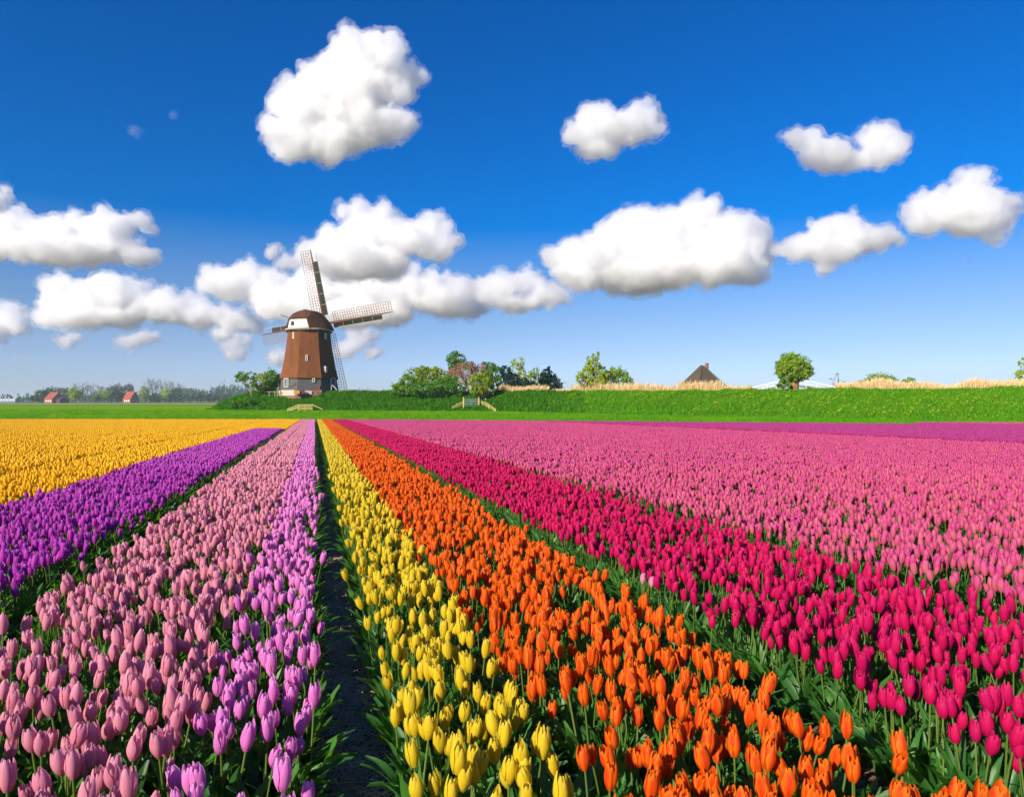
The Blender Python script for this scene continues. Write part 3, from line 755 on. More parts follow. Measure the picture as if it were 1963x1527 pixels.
tree('tree', 'dark green tree right of the pinkish one', 114, (942, 757), [(938, 705, 14, 11), (948, 715, 14, 16), (950, 735, 14, 14), (930, 700, 7, 6)], FOL['deep'], 3800, .22, .15)
tree('evergreen_tree', 'dark evergreen left of the pale birch', 113, (975, 757), [(970, 715, 12, 14), (980, 728, 18, 16), (985, 742, 20, 10)], FOL['evergreen'], 3800, .22, .15)
tree('birch', 'pale yellow-green birch standing above the dark evergreens', 118, (993, 757), [(993, 697, 15, 14), (992, 712, 14, 10), (1002, 722, 12, 12)], FOL['lime'], 1900, .17, .1, M_BARKL)
tree('tree', 'slender yellowish tree between the birch and the last evergreen', 116, (1018, 757), [(1017, 722, 9, 13), (1026, 715, 8, 14), (1030, 735, 10, 12)], FOL['olive'], 1500, .18, .1)
tree('evergreen_tree', 'low dark evergreen in the middle of the dark group', 112, (1010, 757), [(1008, 738, 16, 12), (1020, 742, 16, 10)], FOL['evergreen'], 2600, .22, .12)
tree('evergreen_tree', 'dark evergreen with jagged top at the right end of the coppice', 112, (1052, 757), [(1050, 707, 5, 6), (1048, 716, 11, 7), (1055, 724, 14, 8), (1058, 735, 18, 10), (1060, 745, 20, 8), (1040, 728, 10, 10)], FOL['evergreen'], 4600, .24, .15, clump=.3)
tree('poplar', 'tall loose yellow-green tree above the reeds', 98, (1135, 757), [(1143, 682, 8, 12), (1135, 700, 15, 17), (1150, 712, 16, 14), (1125, 715, 14, 16), (1140, 730, 30, 12), (1112, 722, 9, 14), (1158, 725, 16, 16)], FOL['lime'], 6500, .18, .12, clump=.2, twigs=3)
tree('bush', 'greener bush right of the tall yellow-green tree', 100, (1185, 757), [(1180, 714, 14, 13), (1195, 722, 12, 14), (1208, 733, 9, 9), (1168, 728, 18, 14)], FOL['willow'], 3200, .2, .1, limbs=False, cat='bush')
# pollard willow on the dyke
def willow():
    Y = 84; foot = at(1523, 752, Y); foot.z = DIKE_Z; e = empty('pollard_willow', foot); tag(e, 'pollard willow with a thick knobbly trunk on the dyke by the white bridge', 'tree')
    k = Y / F; m = MB(); m.tube([(0, 0, -.2), (-.03, 0, .6), (.04, 0, 1.2), (.02, .0, 1.7)], [.62, .50, .52, .72], 10)
    for j in range(9):
        a = j * .7; m.tube([(.3 * math.cos(a), .3 * math.sin(a), 1.2), (.5 * math.cos(a), .5 * math.sin(a), 1.75)], [.2, .16], 6)
    for j in range(70):
        a = random.uniform(0, 6.28); el = random.uniform(.1, 1.5); L = random.uniform(1.1, 2.3); d = Vector((math.cos(a) * math.cos(el), math.sin(a) * math.cos(el), math.sin(el)))
        s_ = Vector((.45 * math.cos(a), .45 * math.sin(a), 1.6)); m.tube([s_, s_ + d * L * .6, s_ + d * L + Vector((0, 0, .1))], [.035, .022, .008], 4)
    m.build('trunk', simple('willow_bark', (.24, .13, .05), .85, .5, 5, .8, stretch=(1, 1, .25)), e, True)
    link('crown', leaves_mesh([((-.1, 0, 3.0), (2.1, 2.0, 1.75)), ((.5, 0, 2.5), (1.75, 1.6, 1.2)), ((-.7, 0, 3.3), (1.5, 1.5, 1.3)), ((-.9, 0, 2.5), (1.2, 1.2, .9))], 15000, .115, FOL['willow'], .14, 5, stretch=2.2), e)
willow()
tree('bush', 'small leafy bush at the foot of the pollard willow', 83, (1503, 752), [(1502, 735, 11, 11), (1498, 727, 7, 7), (1508, 743, 9, 6)], FOL['mid'], 900, .2, .05, limbs=False, cat='bush')
tree('bush', 'rounded green bush behind the reeds at the right', 120, (1695, 755), [(1690, 726, 30, 10), (1740, 733, 16, 9), (1665, 730, 18, 6)], FOL['olive'], 2600, .22, .06, limbs=False, cat='bush')
tree('bare_shrub', 'bare twiggy shrub standing behind the reeds', 130, (1607, 752), [(1608, 722, 6, 12), (1596, 730, 8, 7), (1615, 735, 10, 7)], FOL['bare'], 260, .12, .06, M_BARKL, limbs=False, cat='shrub', twigs=6)
tree('tree', 'light green tree cut by the right edge of the picture', 96, (1985, 756), [(1968, 715, 17, 22), (1985, 690, 18, 20), (1962, 695, 8, 12)], FOL['lime'], 3000, .2, .12, clump=.2, twigs=2)

# weeds at the dyke's left end
tree('bush', 'low weeds where the dyke slopes down at its left end', 112, (450, 783), [(452, 776, 14, 7), (472, 768, 16, 8)], FOL['deep'], 1500, .2, .04, limbs=False, cat='bush')

# ------------------------------------------------------------------ reeds
def reeds():
    t = NT('reed'); tone = tone_socket(t); c = t.mix(tone, (.70, .48, .20), (.90, .72, .42)); mat = t.finish(c, .7, None, .2, .3)
    Vs, T = [], []
    def belt(x0, x1, n, d0, d1, top):      # top: function of photo x -> photo y of the reed tops
        x = rng.uniform(x0, x1, n); Y = foot_Y(x) + rng.uniform(d0, d1, n); z0 = DIKE_Z - .3 - np.clip(Y - foot_Y(x) - 20, 0, 9) * .1
        ht = CZ + (HY - top(x)) / F * Y - z0; h = ht * rng.uniform(.35, 1.02, n) ; h = np.where(rng.random(n) < .1, ht * rng.uniform(1, 1.25, n), h)
        X = (x - CX) / F * Y; a = rng.uniform(0, 6.28, n); w = .016; lx = rng.normal(.05, .10, n) * h; ly = rng.normal(0, .1, n) * h
        sx, sy = np.cos(a) * w, np.sin(a) * w
        p = lambda f, k, zf: np.stack([X + lx * f + sx * k, Y + ly * f + sy * k, z0 + h * zf], 1)
        V = np.stack([p(0, -1, 0), p(0, 1, 0), p(.5, .8, .78), p(.5, -.8, .78), p(.62, 2.0, .84), p(.62, -2.0, .84), p(1, .3, 1), p(1, -.3, 1)], 1); Vs.append(V.reshape(-1, 3)); T.append(np.repeat(rng.random(n), 8))
    belt(957, 1052, 3800, 8.5, 11.5, lambda x: 741 + 1.5 * np.sin(x * .09))
    belt(1058, 1100, 1500, 9, 11.5, lambda x: 746 - 0 * x)
    belt(1095, 1440, 11000, 8.8, 12.5, lambda x: np.interp(x, [1095, 1120, 1150, 1200, 1440], [742, 738, 732, 738, 739]) + 2 * np.sin(x * .05))
    belt(1300, 1385, 1600, 9, 11, lambda x: 732 + 0 * x)
    belt(1435, 1640, 1500, 9.5, 12, lambda x: 748.5 + 0 * x)
    belt(1600, 1980, 15000, 8.8, 12.5, lambda x: np.interp(x, [1600, 1640, 1700, 1760, 1820, 1870, 1980], [738, 732, 729, 735, 738, 729, 732]) + 2 * np.sin(x * .07))
    belt(1980, 2300, 6000, 8.8, 12.5, lambda x: 730 + 0 * x)
    V = np.concatenate(Vs); n = len(V) // 8
    q = (np.arange(n)[:, None, None] * 8 + np.array([[0, 1, 2, 3], [3, 2, 4, 5], [5, 4, 6, 7]])[None]).reshape(-1, 4)
    o = link('reeds', np_mesh('reeds', V, q, mat, False, {'gtone': np.concatenate(T)}), kind='stuff'); tag(o, 'dry golden reeds standing along the top of the dyke', 'reeds')
reeds()

# ------------------------------------------------------------------ windmill
M_WHITE = simple('white_paint', (.74, .70, .66), .5, .08, 5, .05)
M_CREAM = simple('cream_paint', (.56, .40, .33), .5, .1, 5, .05)
M_GREY = simple('tarred_boards', (.085, .082, .08), .6, .3, 3, .2, stretch=(.3, .3, 6))
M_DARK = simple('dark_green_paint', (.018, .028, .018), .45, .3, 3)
M_SPAR = simple('brown_spar', (.12, .045, .028), .6, .3, 3)
M_LATH = simple('sail_lath', (.30, .15, .05), .6, .2, 3)
M_GLASS = simple('window_glass', (.03, .035, .045), .12, .2, 2, 0, .6)
M_RED = simple('red_paint', (.45, .05, .03), .5)
def thatch(name, c1, c2, moss):
    t = NT(name); co = t.coord(); st = t.scaled(co, (6, 6, .9)); n = t.noise(3, 8, .7, st); n2 = t.noise(.45, 6, .7, t.scaled(co, (1.6, 1.6, .5))); n3 = t.noise(18, 4, .7, co)
    c = t.mix(n, c1, c2); c = t.mix(t.ramp(n2, [(.42, (0, 0, 0)), (.66, (1, 1, 1))]), c, moss)
    c = t.mix(t.math('MULTIPLY', n3, .35), c, tuple(k * .5 for k in c1))
    return t.finish(c, .9, t.bump(t.math('ADD', n, n3), .9, .06), .1)
M_THATCH = thatch('mill_thatch', (.12, .036, .016), (.33, .12, .050), (.13, .062, .016))
M_THATCH2 = thatch('cap_thatch', (.085, .032, .020), (.17, .075, .045), (.06, .045, .015))

def windmill():
    U = .01845 * 4.927 / 1.0     # metres per photo pixel at the mill
    Y = 119.0; foot = at(592.8, 757, Y); foot.z = 2.5
    rz = math.atan2(-(592.8 - CX), F)
    e = empty('windmill', foot, rz); tag(e, 'brown thatched windmill with four lattice sails on the dyke', 'windmill')
    def ring(r, z, off=0): return [(r * math.cos(R_(22.5 + 45 * k)), r * math.sin(R_(22.5 + 45 * k)), z) for k in range(8)]
    def loft(prof, name, mat, sm=False):
        m = MB(); n = len(prof); vs = sum([ring(r, z) for z, r in prof], []); fs = [(j * 8 + k, j * 8 + (k + 1) % 8, (j + 1) * 8 + (k + 1) % 8, (j + 1) * 8 + k) for j in range(n - 1) for k in range(8)]
        fs += [tuple(range(8))[::-1], tuple((n - 1) * 8 + k for k in range(8))]; m.add(vs, fs); o = m.build(name, mat, e); return o
    loft([(-.6, 5.36), (.82, 5.32)], 'plinth', simple('brick_plinth', (.22, .11, .07), .8, .5, 2))
    def face0(k, s, z, r_out):
        ang = R_(-90 + 45 * k); n = Vector((math.cos(ang), math.sin(ang), 0)); t = Vector((-n.y, n.x, 0)); return n, t, n * r_out + t * s + Vector((0, 0, z))
    for kf, s_, w_ in ((-1, -.1, 3.7), (-2, 0, 4.0)):
        n, t, c = face0(kf, s_, .34, 5.34 * math.cos(R_(22.5)) + .03); m = MB(); m.box(c, (w_, .08, .92), Matrix((t, n, Vector((0, 0, 1)))).transposed()); m.build('whitewashed_panel', M_CREAM, e)
    # lower wall: overlapping boards, one ring each
    loft([(.825, 5.02), (2.95, 4.86)], 'lower_wall', M_GREY)
    for j in range(9):
        z = .86 + j * .225; m = MB(); r0 = 5.10 - (z - .82) * .075; r1 = r0 - .045
        m.add(ring(r0, z) + ring(r1, z + .222), [(k, (k + 1) % 8, 8 + (k + 1) % 8, 8 + k) for k in range(8)]); m.build('board', M_GREY, e)
    loft([(2.78, 5.05), (2.80, 5.24), (2.95, 5.24), (3.6, 4.98), (4.6, 4.72), (6.2, 4.42), (8.2, 4.10), (10.2, 3.86), (11.0, 3.80)], 'thatched_wall', M_THATCH)
    # white ring under the cap
    def circ(prof, name, mat, n=32, cx=0, cy=0):
        m = MB(); vs = [(r * math.cos(2 * math.pi * k / n), r * math.sin(2 * math.pi * k / n), z) for z, r in prof for k in range(n)]; L = len(prof)
        m.add(vs, [(j * n + k, j * n + (k + 1) % n, (j + 1) * n + (k + 1) % n, (j + 1) * n + k) for j in range(L - 1) for k in range(n)] + [tuple(range(n))[::-1], tuple((L - 1) * n + k for k in range(n))]); return m.build(name, mat, e)
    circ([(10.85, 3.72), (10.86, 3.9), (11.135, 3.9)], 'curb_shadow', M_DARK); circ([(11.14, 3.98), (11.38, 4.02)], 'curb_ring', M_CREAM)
    # faces helper: local frame of octagon face k (k: 0 front, -1 left, 1 right)
    def face(k, s, z, r_out):
        ang = R_(-90 + 45 * k); n = Vector((math.cos(ang), math.sin(ang), 0)); t = Vector((-n.y, n.x, 0)); return n, t, n * r_out + t * s + Vector((0, 0, z))
    def rad(z): 
        return np.interp(z, [.82, 2.78, 2.95, 3.6, 4.6, 6.2, 8.2, 11], [5.12, 4.95, 5.24, 4.98, 4.72, 4.42, 4.10, 3.8]) * math.cos(R_(22.5))
    def window(k, s, z, w, h, name='window', fw=.09, out=.10, slope=.05, panes=(1, 2), sill=True, mat=M_WHITE):
        n, t, c = face(k, s, z, rad(z) + out); Mx = Matrix((t, n, Vector((0, 0, 1)))).transposed()
        f = MB()
        f.box(c + t * (-w / 2), (fw, .16, h + fw), Mx); f.box(c + t * (w / 2), (fw, .16, h + fw), Mx)
        f.box(c + Vector((0, 0, h / 2 )), (w - fw - .004, .15, fw), Mx); f.box(c - Vector((0, 0, h / 2)), (w - fw - .004, .15, fw), Mx)
        for i in range(1, panes[0]): f.box(c + t * (-w / 2 + w * i / panes[0]), (.045, .10, h - fw), Mx)
        for i in range(1, panes[1]): f.box(c + Vector((0, 0, -h / 2 + h * i / panes[1])), (w - fw, .08, .045), Mx)
        wd = f.build(name, mat, e)
        g = MB(); g.box(c - n * .03, (w - .01, .04, h), Mx); g.build('pane', M_GLASS, wd)
        b = MB(); b.box(c - n * .35, (w + .10, .50, h + .14), Mx); b.build('frame', M_DARK if 0 else mat, wd)
        return wd
    window(-1, -.45, 2.05, .92, 1.35, panes=(2, 3), out=.14)
    window(0, .70, 2.46, .36, .52, panes=(1, 1), out=.14)
    window(0, -.42, 6.2, .26, .85, panes=(1, 2), out=.12); window(1, -.70, 4.35, .34, .95, panes=(1, 2), out=.16)
    window(-1, .05, 10.1, .24, .95, panes=(1, 1), out=.05); window(1, .15, 10.1, .24, .95, panes=(1, 1), out=.05)
    # door with white frame in the shaded right face
    n, t, c = face(1, .75, 1.85, rad(1.9) + .10); Mx = Matrix((t, n, Vector((0, 0, 1)))).transposed()
    d = MB(); d.box(c, (.85, .08, 2.0), Mx); dd = d.build('door', M_SPAR, e)
    f = MB(); [f.box(c + t * s_ * .46 + n * .03, (.08, .16, 2.12), Mx) for s_ in (-1, 1)]; f.box(c + Vector((0, 0, 1.04)) + n * .03, (.83, .15, .08), Mx); f.build('frame', M_WHITE, dd)
    h = MB(); h.box(c + t * .3 + n * .07, (.05, .05, .14), Mx); h.build('handle', M_WHITE, dd)
    # steps and white handrail up to the door
    for j in range(4):
        s_ = MB(); s_.box(c + n * (1.35 - .30 * j) + Vector((0, 0, -1.75 + .2 * j)), (1.2, .3, .06), Mx); s_.build('step', M_SPAR, e)
    hr = MB(); a = c + t * -.62
    hr.bar(a + n * .2 + Vector((0, 0, .05)), a + n * 1.45 + Vector((0, 0, -.9)), .07); hr.bar(a + n * 1.4 + Vector((0, 0, -1.85)), a + n * 1.4 + Vector((0, 0, -.85)), .07); hr.bar(a + n * .25 + Vector((0, 0, -1.05)), a + n * .25 + Vector((0, 0, .05)), .07)
    hr.build('handrail', M_WHITE, e)
    # cellar hatch
    n, t, c = face(0, -.05, .36, 5.38 * math.cos(R_(22.5)) + .04); Mx = Matrix((t, n, Vector((0, 0, 1)))).transposed()
    hm = MB(); hm.box(c, (1.1, .10, .5), Mx); ho = hm.build('hatch', M_WHITE, e); hm = MB(); hm.box(c + n * .055, (.92, .02, .34), Mx); hm.build('pane', M_CREAM, ho)
    # lantern / pump by the door: small red sign on the wall
    n, t, c = face(0, 1.6, 1.35, rad(1.4) + .16); Mx = Matrix((t, n, Vector((0, 0, 1)))).transposed(); s_ = MB(); s_.box(c, (.16, .10, .5), Mx); s_.build('wall_lamp', M_RED, e)
    n, t, c = face(-1, 1.3, 1.5, rad(1.5) + .2); s_ = MB(); s_.bar(c + t * -.9 + Vector((0, 0, -.3)), c + t * .3 + Vector((0, 0, .45)), .06); s_.bar(c + t * .25 + Vector((0, 0, .1)), c + t * .25 + Vector((0, 0, .75)), .05); s_.build('mooring_post', M_SPAR, e)
    # ---- cap
    YAW = Matrix.Rotation(R_(-33), 4, 'Z')
    secs = [(-3.50, 2.22, 1.60, 0, 1), (-3.40, 2.34, 1.72, 0, 1), (-2.9, 2.75, 2.15, -.01, .75), (-2.2, 3.25, 2.80, -.03, .4), (-1.5, 3.7, 3.26, -.05, .1), (-.6, 4.08, 3.34, -.06, 0), (.5, 4.18, 3.38, -.06, 0), (1.5, 3.95, 3.28, -.05, 0), (2.5, 3.4, 2.95, -.03, 0), (3.2, 2.8, 2.5, -.01, 0), (3.6, 2.2, 2.1, 0, 0)]
    prof = [(1.0, 0), (.965, .12), (.87, .31), (.72, .53), (.55, .75), (.38, .93), (.22, .99), (0, 1.0)]
    trap = [(1.0, 0), (.96, .2), (.91, .42), (.86, .64), (.81, .84), (.74, 1.0), (.40, 1.03), (0, 1.04)]
    def fullp(t_): pp = [(a * (1 - t_) + c * t_, b * (1 - t_) + d * t_) for (a, b), (c, d) in zip(prof, trap)]; return [(-a, b) for a, b in pp] + [(a, b) for a, b in pp[::-1][1:]]
    full = fullp(1); np_ = len(full)
    def wpt(p): return YAW @ Vector(p)
    m = MB(); vs = []
    for (y, w, h_, dz, t_) in secs: vs += [wpt((a * w, y, 11.36 + dz + b * h_)) for a, b in fullp(t_)]
    fs = [(j * np_ + i, j * np_ + i + 1, (j + 1) * np_ + i + 1, (j + 1) * np_ + i) for j in range(len(secs) - 1) for i in range(np_ - 1)]
    fs += [tuple((len(secs) - 1) * np_ + i for i in range(np_))]
    m.add(vs, fs)
    capo = m.build('cap', M_THATCH2, e)
    md = capo.modifiers.new('thick', 'SOLIDIFY'); md.thickness = .28; md.offset = -1
    # underside
    m = MB(); vs = [wpt((-w * .93, y, 11.42)) for y, w, h_, dz, t_ in secs] + [wpt((w * .93, y, 11.42)) for y, w, h_, dz, t_ in secs[::-1]]; m.add(vs, [tuple(range(len(vs)))]); m.build('cap_floor', M_SPAR, capo)
    # rear wall of white boards with window
    rear = MB(); w, h_ = 2.12, 1.50; pts = [(a * w, b * h_) for a, b in full]; 
    vs = [wpt((x, -3.30, 11.40 + z)) for x, z in pts] + [wpt((x, -3.22, 11.40 + z)) for x, z in pts]; k = len(pts)
    rear.add(vs, [tuple(range(k)), tuple(range(k, 2 * k))[::-1]] + [(i, i + k, (i + 1) % k + k, (i + 1) % k) for i in range(k)]); ro = rear.build('rear_wall', M_WHITE, capo)
    for j in range(11):
        x = -1.65 + j * .33; hh = h_ * np.interp(abs(x) / w, [0, .74, 1], [1, 1, 0]) - .12
        if hh > .3: b = MB(); p = wpt((x, -3.325, 11.46 + hh / 2)); b.box(p, (.30, .035, hh), YAW.to_3x3()); b.build('plank', M_WHITE, ro)
    b = MB(); p = wpt((-1.05, -3.36, 12.15)); b.box(p, (.62, .05, .74), YAW.to_3x3()); wo_ = b.build('window', M_SPAR, ro); b = MB(); p = wpt((-1.05, -3.395, 12.15)); b.box(p, (.48, .03, .60), YAW.to_3x3()); b.build('pane', M_GLASS, wo_)
    b = MB(); p = wpt((0, -3.38, 11.40)); b.box(p, (4.0, .14, .14), YAW.to_3x3()); b.build('sill_beam', M_RED, ro)
    b = MB(); b.bar(wpt((-2.1, -3.0, 13.2)), wpt((-2.8, -4.2, 13.55)), .09); b.build('beam_end', M_SPAR, capo)
    # ridge board
    b = MB(); b.bar(wpt((0, -1.6, 14.66)), wpt((0, 1.7, 14.70)), .5, .12); b.build('ridge_board', M_SPAR, capo)
    # ---- windshaft and sails
    base = YAW @ Matrix.Translation((0, 4.95, 12.95)) @ Matrix.Rotation(R_(3), 4, 'Z') @ Matrix.Rotation(R_(9), 4, 'X')
    b = MB(); b.tube([base @ Vector((0, -2.4, 0)), base @ Vector((0, .35, 0))], [.30, .34], 10); b.box(base @ Vector((0, .1, 0)), (.85, .6, .85), base.to_3x3()); b.build('windshaft', M_DARK, e)
    for k in range(4):
        A = Matrix.Rotation(R_(-7.5 + 90 * k), 4, 'Y') @ Matrix.Translation((0, .05 + .42 * (k % 2), 0))
        T = base @ A
        def sbox(mm, c, sz, tw=0): mm.box(T @ Vector(c), sz, T.to_3x3())
        st = MB(); L = 13.3
        ring_ = lambda z, w: [T @ Vector((a * w, b_ * w, z)) for a, b_ in ((-1, -1), (1, -1), (1, 1), (-1, 1))]
        st.add(ring_(0, .20) + ring_(L * .5, .15) + ring_(L, .075), [(j * 4 + i, j * 4 + (i + 1) % 4, j * 4 + 4 + (i + 1) % 4, j * 4 + 4 + i) for j in range(2) for i in range(4)] + [(8, 9, 10, 11)])
        so = st.build('sail', M_SPAR, e)
        la = MB(); W_ = 1.95; tw = lambda z: R_(20 - 15 * z / L)
        def P(x, z, dy=0): a = tw(z); return T @ Vector((x * math.cos(a), -.10 + dy + x * math.sin(a) * .6, z))
        nrow = 25
        for j in range(nrow): z = 1.9 + (L - 2.0) * j / (nrow - 1); la.bar(P(.1, z), P(-W_, z), .06)
        for i in range(1, 5):
            x = -W_ * i / 4; 
            for j in range(6): z = 1.9 + (L - 2.0) * j / 6; z2 = 1.9 + (L - 2.0) * (j + 1) / 6; la.bar(P(x, z, .04), P(x, z2, .04), .065 if i == 4 else .055)
        la.build('lattice', M_LATH, so)
        nb = 5; 
        for j in range(nb):
            z0 = 1.5 + j * 1.93; z1 = z0 + 1.90; bd = MB(); a = [P(.14, z0), P(.98, z0), P(.98, z1), P(.14, z1)]; off = T.to_3x3() @ Vector((0, .05, 0))
            bd.add(a + [p + off for p in a], [(0, 1, 2, 3), (7, 6, 5, 4), (0, 4, 5, 1), (1, 5, 6, 2), (2, 6, 7, 3), (3, 7, 4, 0)]); bd.build('wind_board', M_DARK, so)
        fr = MB(); 
        for j in range(6): z = 1.5 + j * 1.93; fr.bar(P(.1, z - .015, -.03), P(1.0, z - .015, -.03), .05)
        fr.bar(P(1.0, 1.5), P(1.0, 12.7), .055); fr.bar(P(.08, 12.7), P(1.0, 12.7), .05)
        fr.build('board_frame', M_CREAM, so)
windmill()

# ------------------------------------------------------------------ things by the mill
M_WOOD = simple('yellow_wood', (.46, .36, .12), .7, .25, 5, .3, stretch=(1, 1, .4)); M_WOODG = simple('grey_wood', (.28, .25, .18), .8, .25, 5, .3)
M_STEEL = simple('galvanised_steel', (.38, .42, .40), .4, .15, 8, .05, .5, .6); M_TEAL = simple('green_painted_steel', (.20, .36, .32), .5, .15, 6)
M_RUBBER = simple('black_rubber', (.02, .02, .02), .7)
def bicycle(x, y, Y, rz, colour, label):
    p = at(x, y, Y); p.z = DIKE_Z + .0; e = empty('bicycle', p, rz); tag(e, label, 'bicycle', 'bicycles parked in front of the windmill')
    for sx in (-.53, .53):
        w = MB(); w.tube([(sx + .33 * math.cos(a), 0, .35 + .33 * math.sin(a)) for a in np.linspace(0, 2 * math.pi, 17)], .025, 5, False); wo_ = w.build('wheel', M_RUBBER, e, True)
        sp = MB(); [sp.bar((sx, 0, .35), (sx + .31 * math.cos(a), 0, .35 + .31 * math.sin(a)), .008) for a in np.linspace(0, 2 * math.pi, 13)[:-1]]; sp.build('spokes', M_STEEL, wo_)
    f = MB(); A, B_, C_, D, E_ = (-.53, 0, .35), (-.05, 0, .32), (-.18, 0, .78), (.36, 0, .82), (.53, 0, .35)
    for a, b in ((A, B_), (A, C_), (B_, C_), (B_, D), (C_, D), (D, E_)): f.tube([a, b], .018, 6)
    f.build('frame', colour, e)
    h = MB(); h.tube([(.36, 0, .8), (.33, 0, 1.05)], .015, 6); h.tube([(.15, -.27, 1.02), (.33, -.22, 1.08), (.33, .22, 1.08), (.15, .27, 1.02)], .014, 6); h.build('handlebar', M_STEEL, e)
    s_ = MB(); s_.box((-.22, 0, .93), (.26, .16, .06)); s_.bar((-.18, 0, .78), (-.2, 0, .9), .03); s_.build('saddle', M_RUBBER, e)
    c = MB(); c.bar((-.05, -.12, .20), (-.05, .12, .44), .025); c.build('pedals', M_STEEL, e)
bicycle(691, 757, 113.2, R_(25), M_STEEL, 'grey bicycle leaning by the door of the windmill, the left one')
bicycle(707, 757, 113.8, R_(10), M_RED, 'reddish bicycle at the right corner of the windmill')

def rail_fence(name, label, cat, pts_posts, rails, mat, w=.10, rw=.11, group=None):
    """pts_posts: [(foot, top)], rails: [(p, q)] world points"""
    base = Vector(pts_posts[0][0]); e = empty(name, base); tag(e, label, cat, group)
    for a, b in pts_posts: m = MB(); m.bar(Vector(a) - base, Vector(b) - base, w, w, (0, 1, 0)); m.build('post', mat, e)
    for a, b in rails: m = MB(); off = Vector((0, -w / 2 - .025, 0)); m.bar(Vector(a) - base + off, Vector(b) - base + off, .04, rw); m.build('rail', mat, e)
    return e
Yl = 107.6
rail_fence('stile_fence', 'yellow wooden rail fence with sloping ends in the meadow below the windmill', 'fence',
    [(at(x, 787, Yl), at(x, yt, Yl)) for x, yt in ((552, 784), (572, 774.5), (585, 774.5), (598.5, 774))],
    [(at(572, y, Yl), at(598.5, y, Yl)) for y in (775.5, 778.4, 781.3, 784.2)] + [(at(551, y + 8.6, Yl), at(572, y, Yl)) for y in (775.5, 778.4)] + [(at(598.5, 775.2, Yl), at(619, 784.6, Yl)), (at(556, 786, Yl), at(572, 781.6, Yl))], M_WOOD)
Yg = 102.4
g = empty('field_gate', at(903, 779, Yg)); tag(g, 'grey metal field gate between wooden fences on the dyke slope', 'gate'); b0 = g.location
for x in (888.4, 917.8): m = MB(); m.bar(at(x, 782, Yg) - b0, at(x, 761, Yg) - b0, .17, .17, (0, 1, 0)); m.build('post', M_WOOD, g)
for y in (765, 768, 771, 774, 777): m = MB(); m.bar(at(889, y, Yg) - b0, at(917, y, Yg) - b0, .05, .06); m.build('rail', M_STEEL, g)
for x in (889.6, 903, 916.6): m = MB(); m.bar(at(x, 777.2, Yg) - b0 + Vector((0, -.05, 0)), at(x, 764.5, Yg) - b0 + Vector((0, -.05, 0)), .05, .05, (0, 1, 0)); m.build('upright', M_STEEL, g)
rail_fence('rail_fence', 'wooden fence sloping down left from the metal gate', 'fence', [(at(867, 784, 102.4), at(867, 778.5, 102.4)), (at(876, 783, 102.7), at(876, 772.5, 102.7))],
    [(at(866, y0, 102.4), at(887.5, y1, 103.1)) for y0, y1 in ((779.3, 769.5), (781.2, 772.8), (782.8, 776))], M_WOOD, group='fences beside the metal gate')
rail_fence('rail_fence', 'wooden fence running down right from the metal gate to the meadow', 'fence', [(at(924, 780, 102.6), at(924, 768, 102.6)), (at(937, 786, 101.2), at(937, 775, 101.2)), (at(949, 791, 99.6), at(949, 784, 99.6))],
    [(at(918.5, y, 103), at(931, y + 1.5, 102)) for y in (769.5, 772.6, 775.8)] + [(at(931, 771 + d, 102), at(951, 785 + d, 99.4)) for d in (0, 2.9, 5.8)], M_WOOD, group='fences beside the metal gate')
rail_fence('stair_rail', 'white handrail going up the dyke right of the arched gate', 'railing', [(at(x, y + 7, 105.5), at(x, y, 105.5)) for x, y in ((921.5, 755.5), (926, 759.5), (931, 764))],
    [(at(920.5, 755, 105.4), at(932.5, 765.5, 104.4)), (at(920.5, 758, 105.4), at(931.5, 768, 104.4))], M_CREAM, .09)
rail_fence('low_fence', 'short pale wooden fence along the top of the dyke left of the gate', 'fence', [(at(x, 762, 109), at(x, 753.6, 109)) for x in (834, 840, 849.5, 862, 875, 882.5)],
    [(at(832, 757.6, 109), at(849.5, 756.2, 109)), (at(849.5, 756.2, 109), at(866, 755, 109)), (at(866, 755, 109), at(883, 756.6, 109))], M_CREAM, .13, .12)
a = empty('arched_gate', at(910.5, 762, 108)); tag(a, 'small arched green metal gate on top of the dyke', 'gate'); b0 = a.location
m = MB(); k = 108 / F; m.tube([Vector((-6.5 * k, 0, -.4)), Vector((-6.5 * k, 0, 5 * k))] + [Vector((-6.5 * k * math.cos(t_), 0, 5 * k + 6.5 * k * math.sin(t_))) for t_ in np.linspace(.2, math.pi - .2, 9)] + [Vector((6.5 * k, 0, 5 * k)), Vector((6.5 * k, 0, -.4))], .05, 6); m.build('arch', M_TEAL, a)
for j in range(7): x = (-4.8 + 1.6 * j) * k; m = MB(); m.bar((x, 0, -.3), (x, 0, 5 * k + math.sqrt(max(0, 6.5 ** 2 - (x / k) ** 2)) * k * .96), .03); m.build('bar', M_TEAL, a)
m = MB(); m.bar((-6.4 * k, 0, 3 * k), (6.4 * k, 0, 3 * k), .04); m.build('cross_bar', M_TEAL, a)
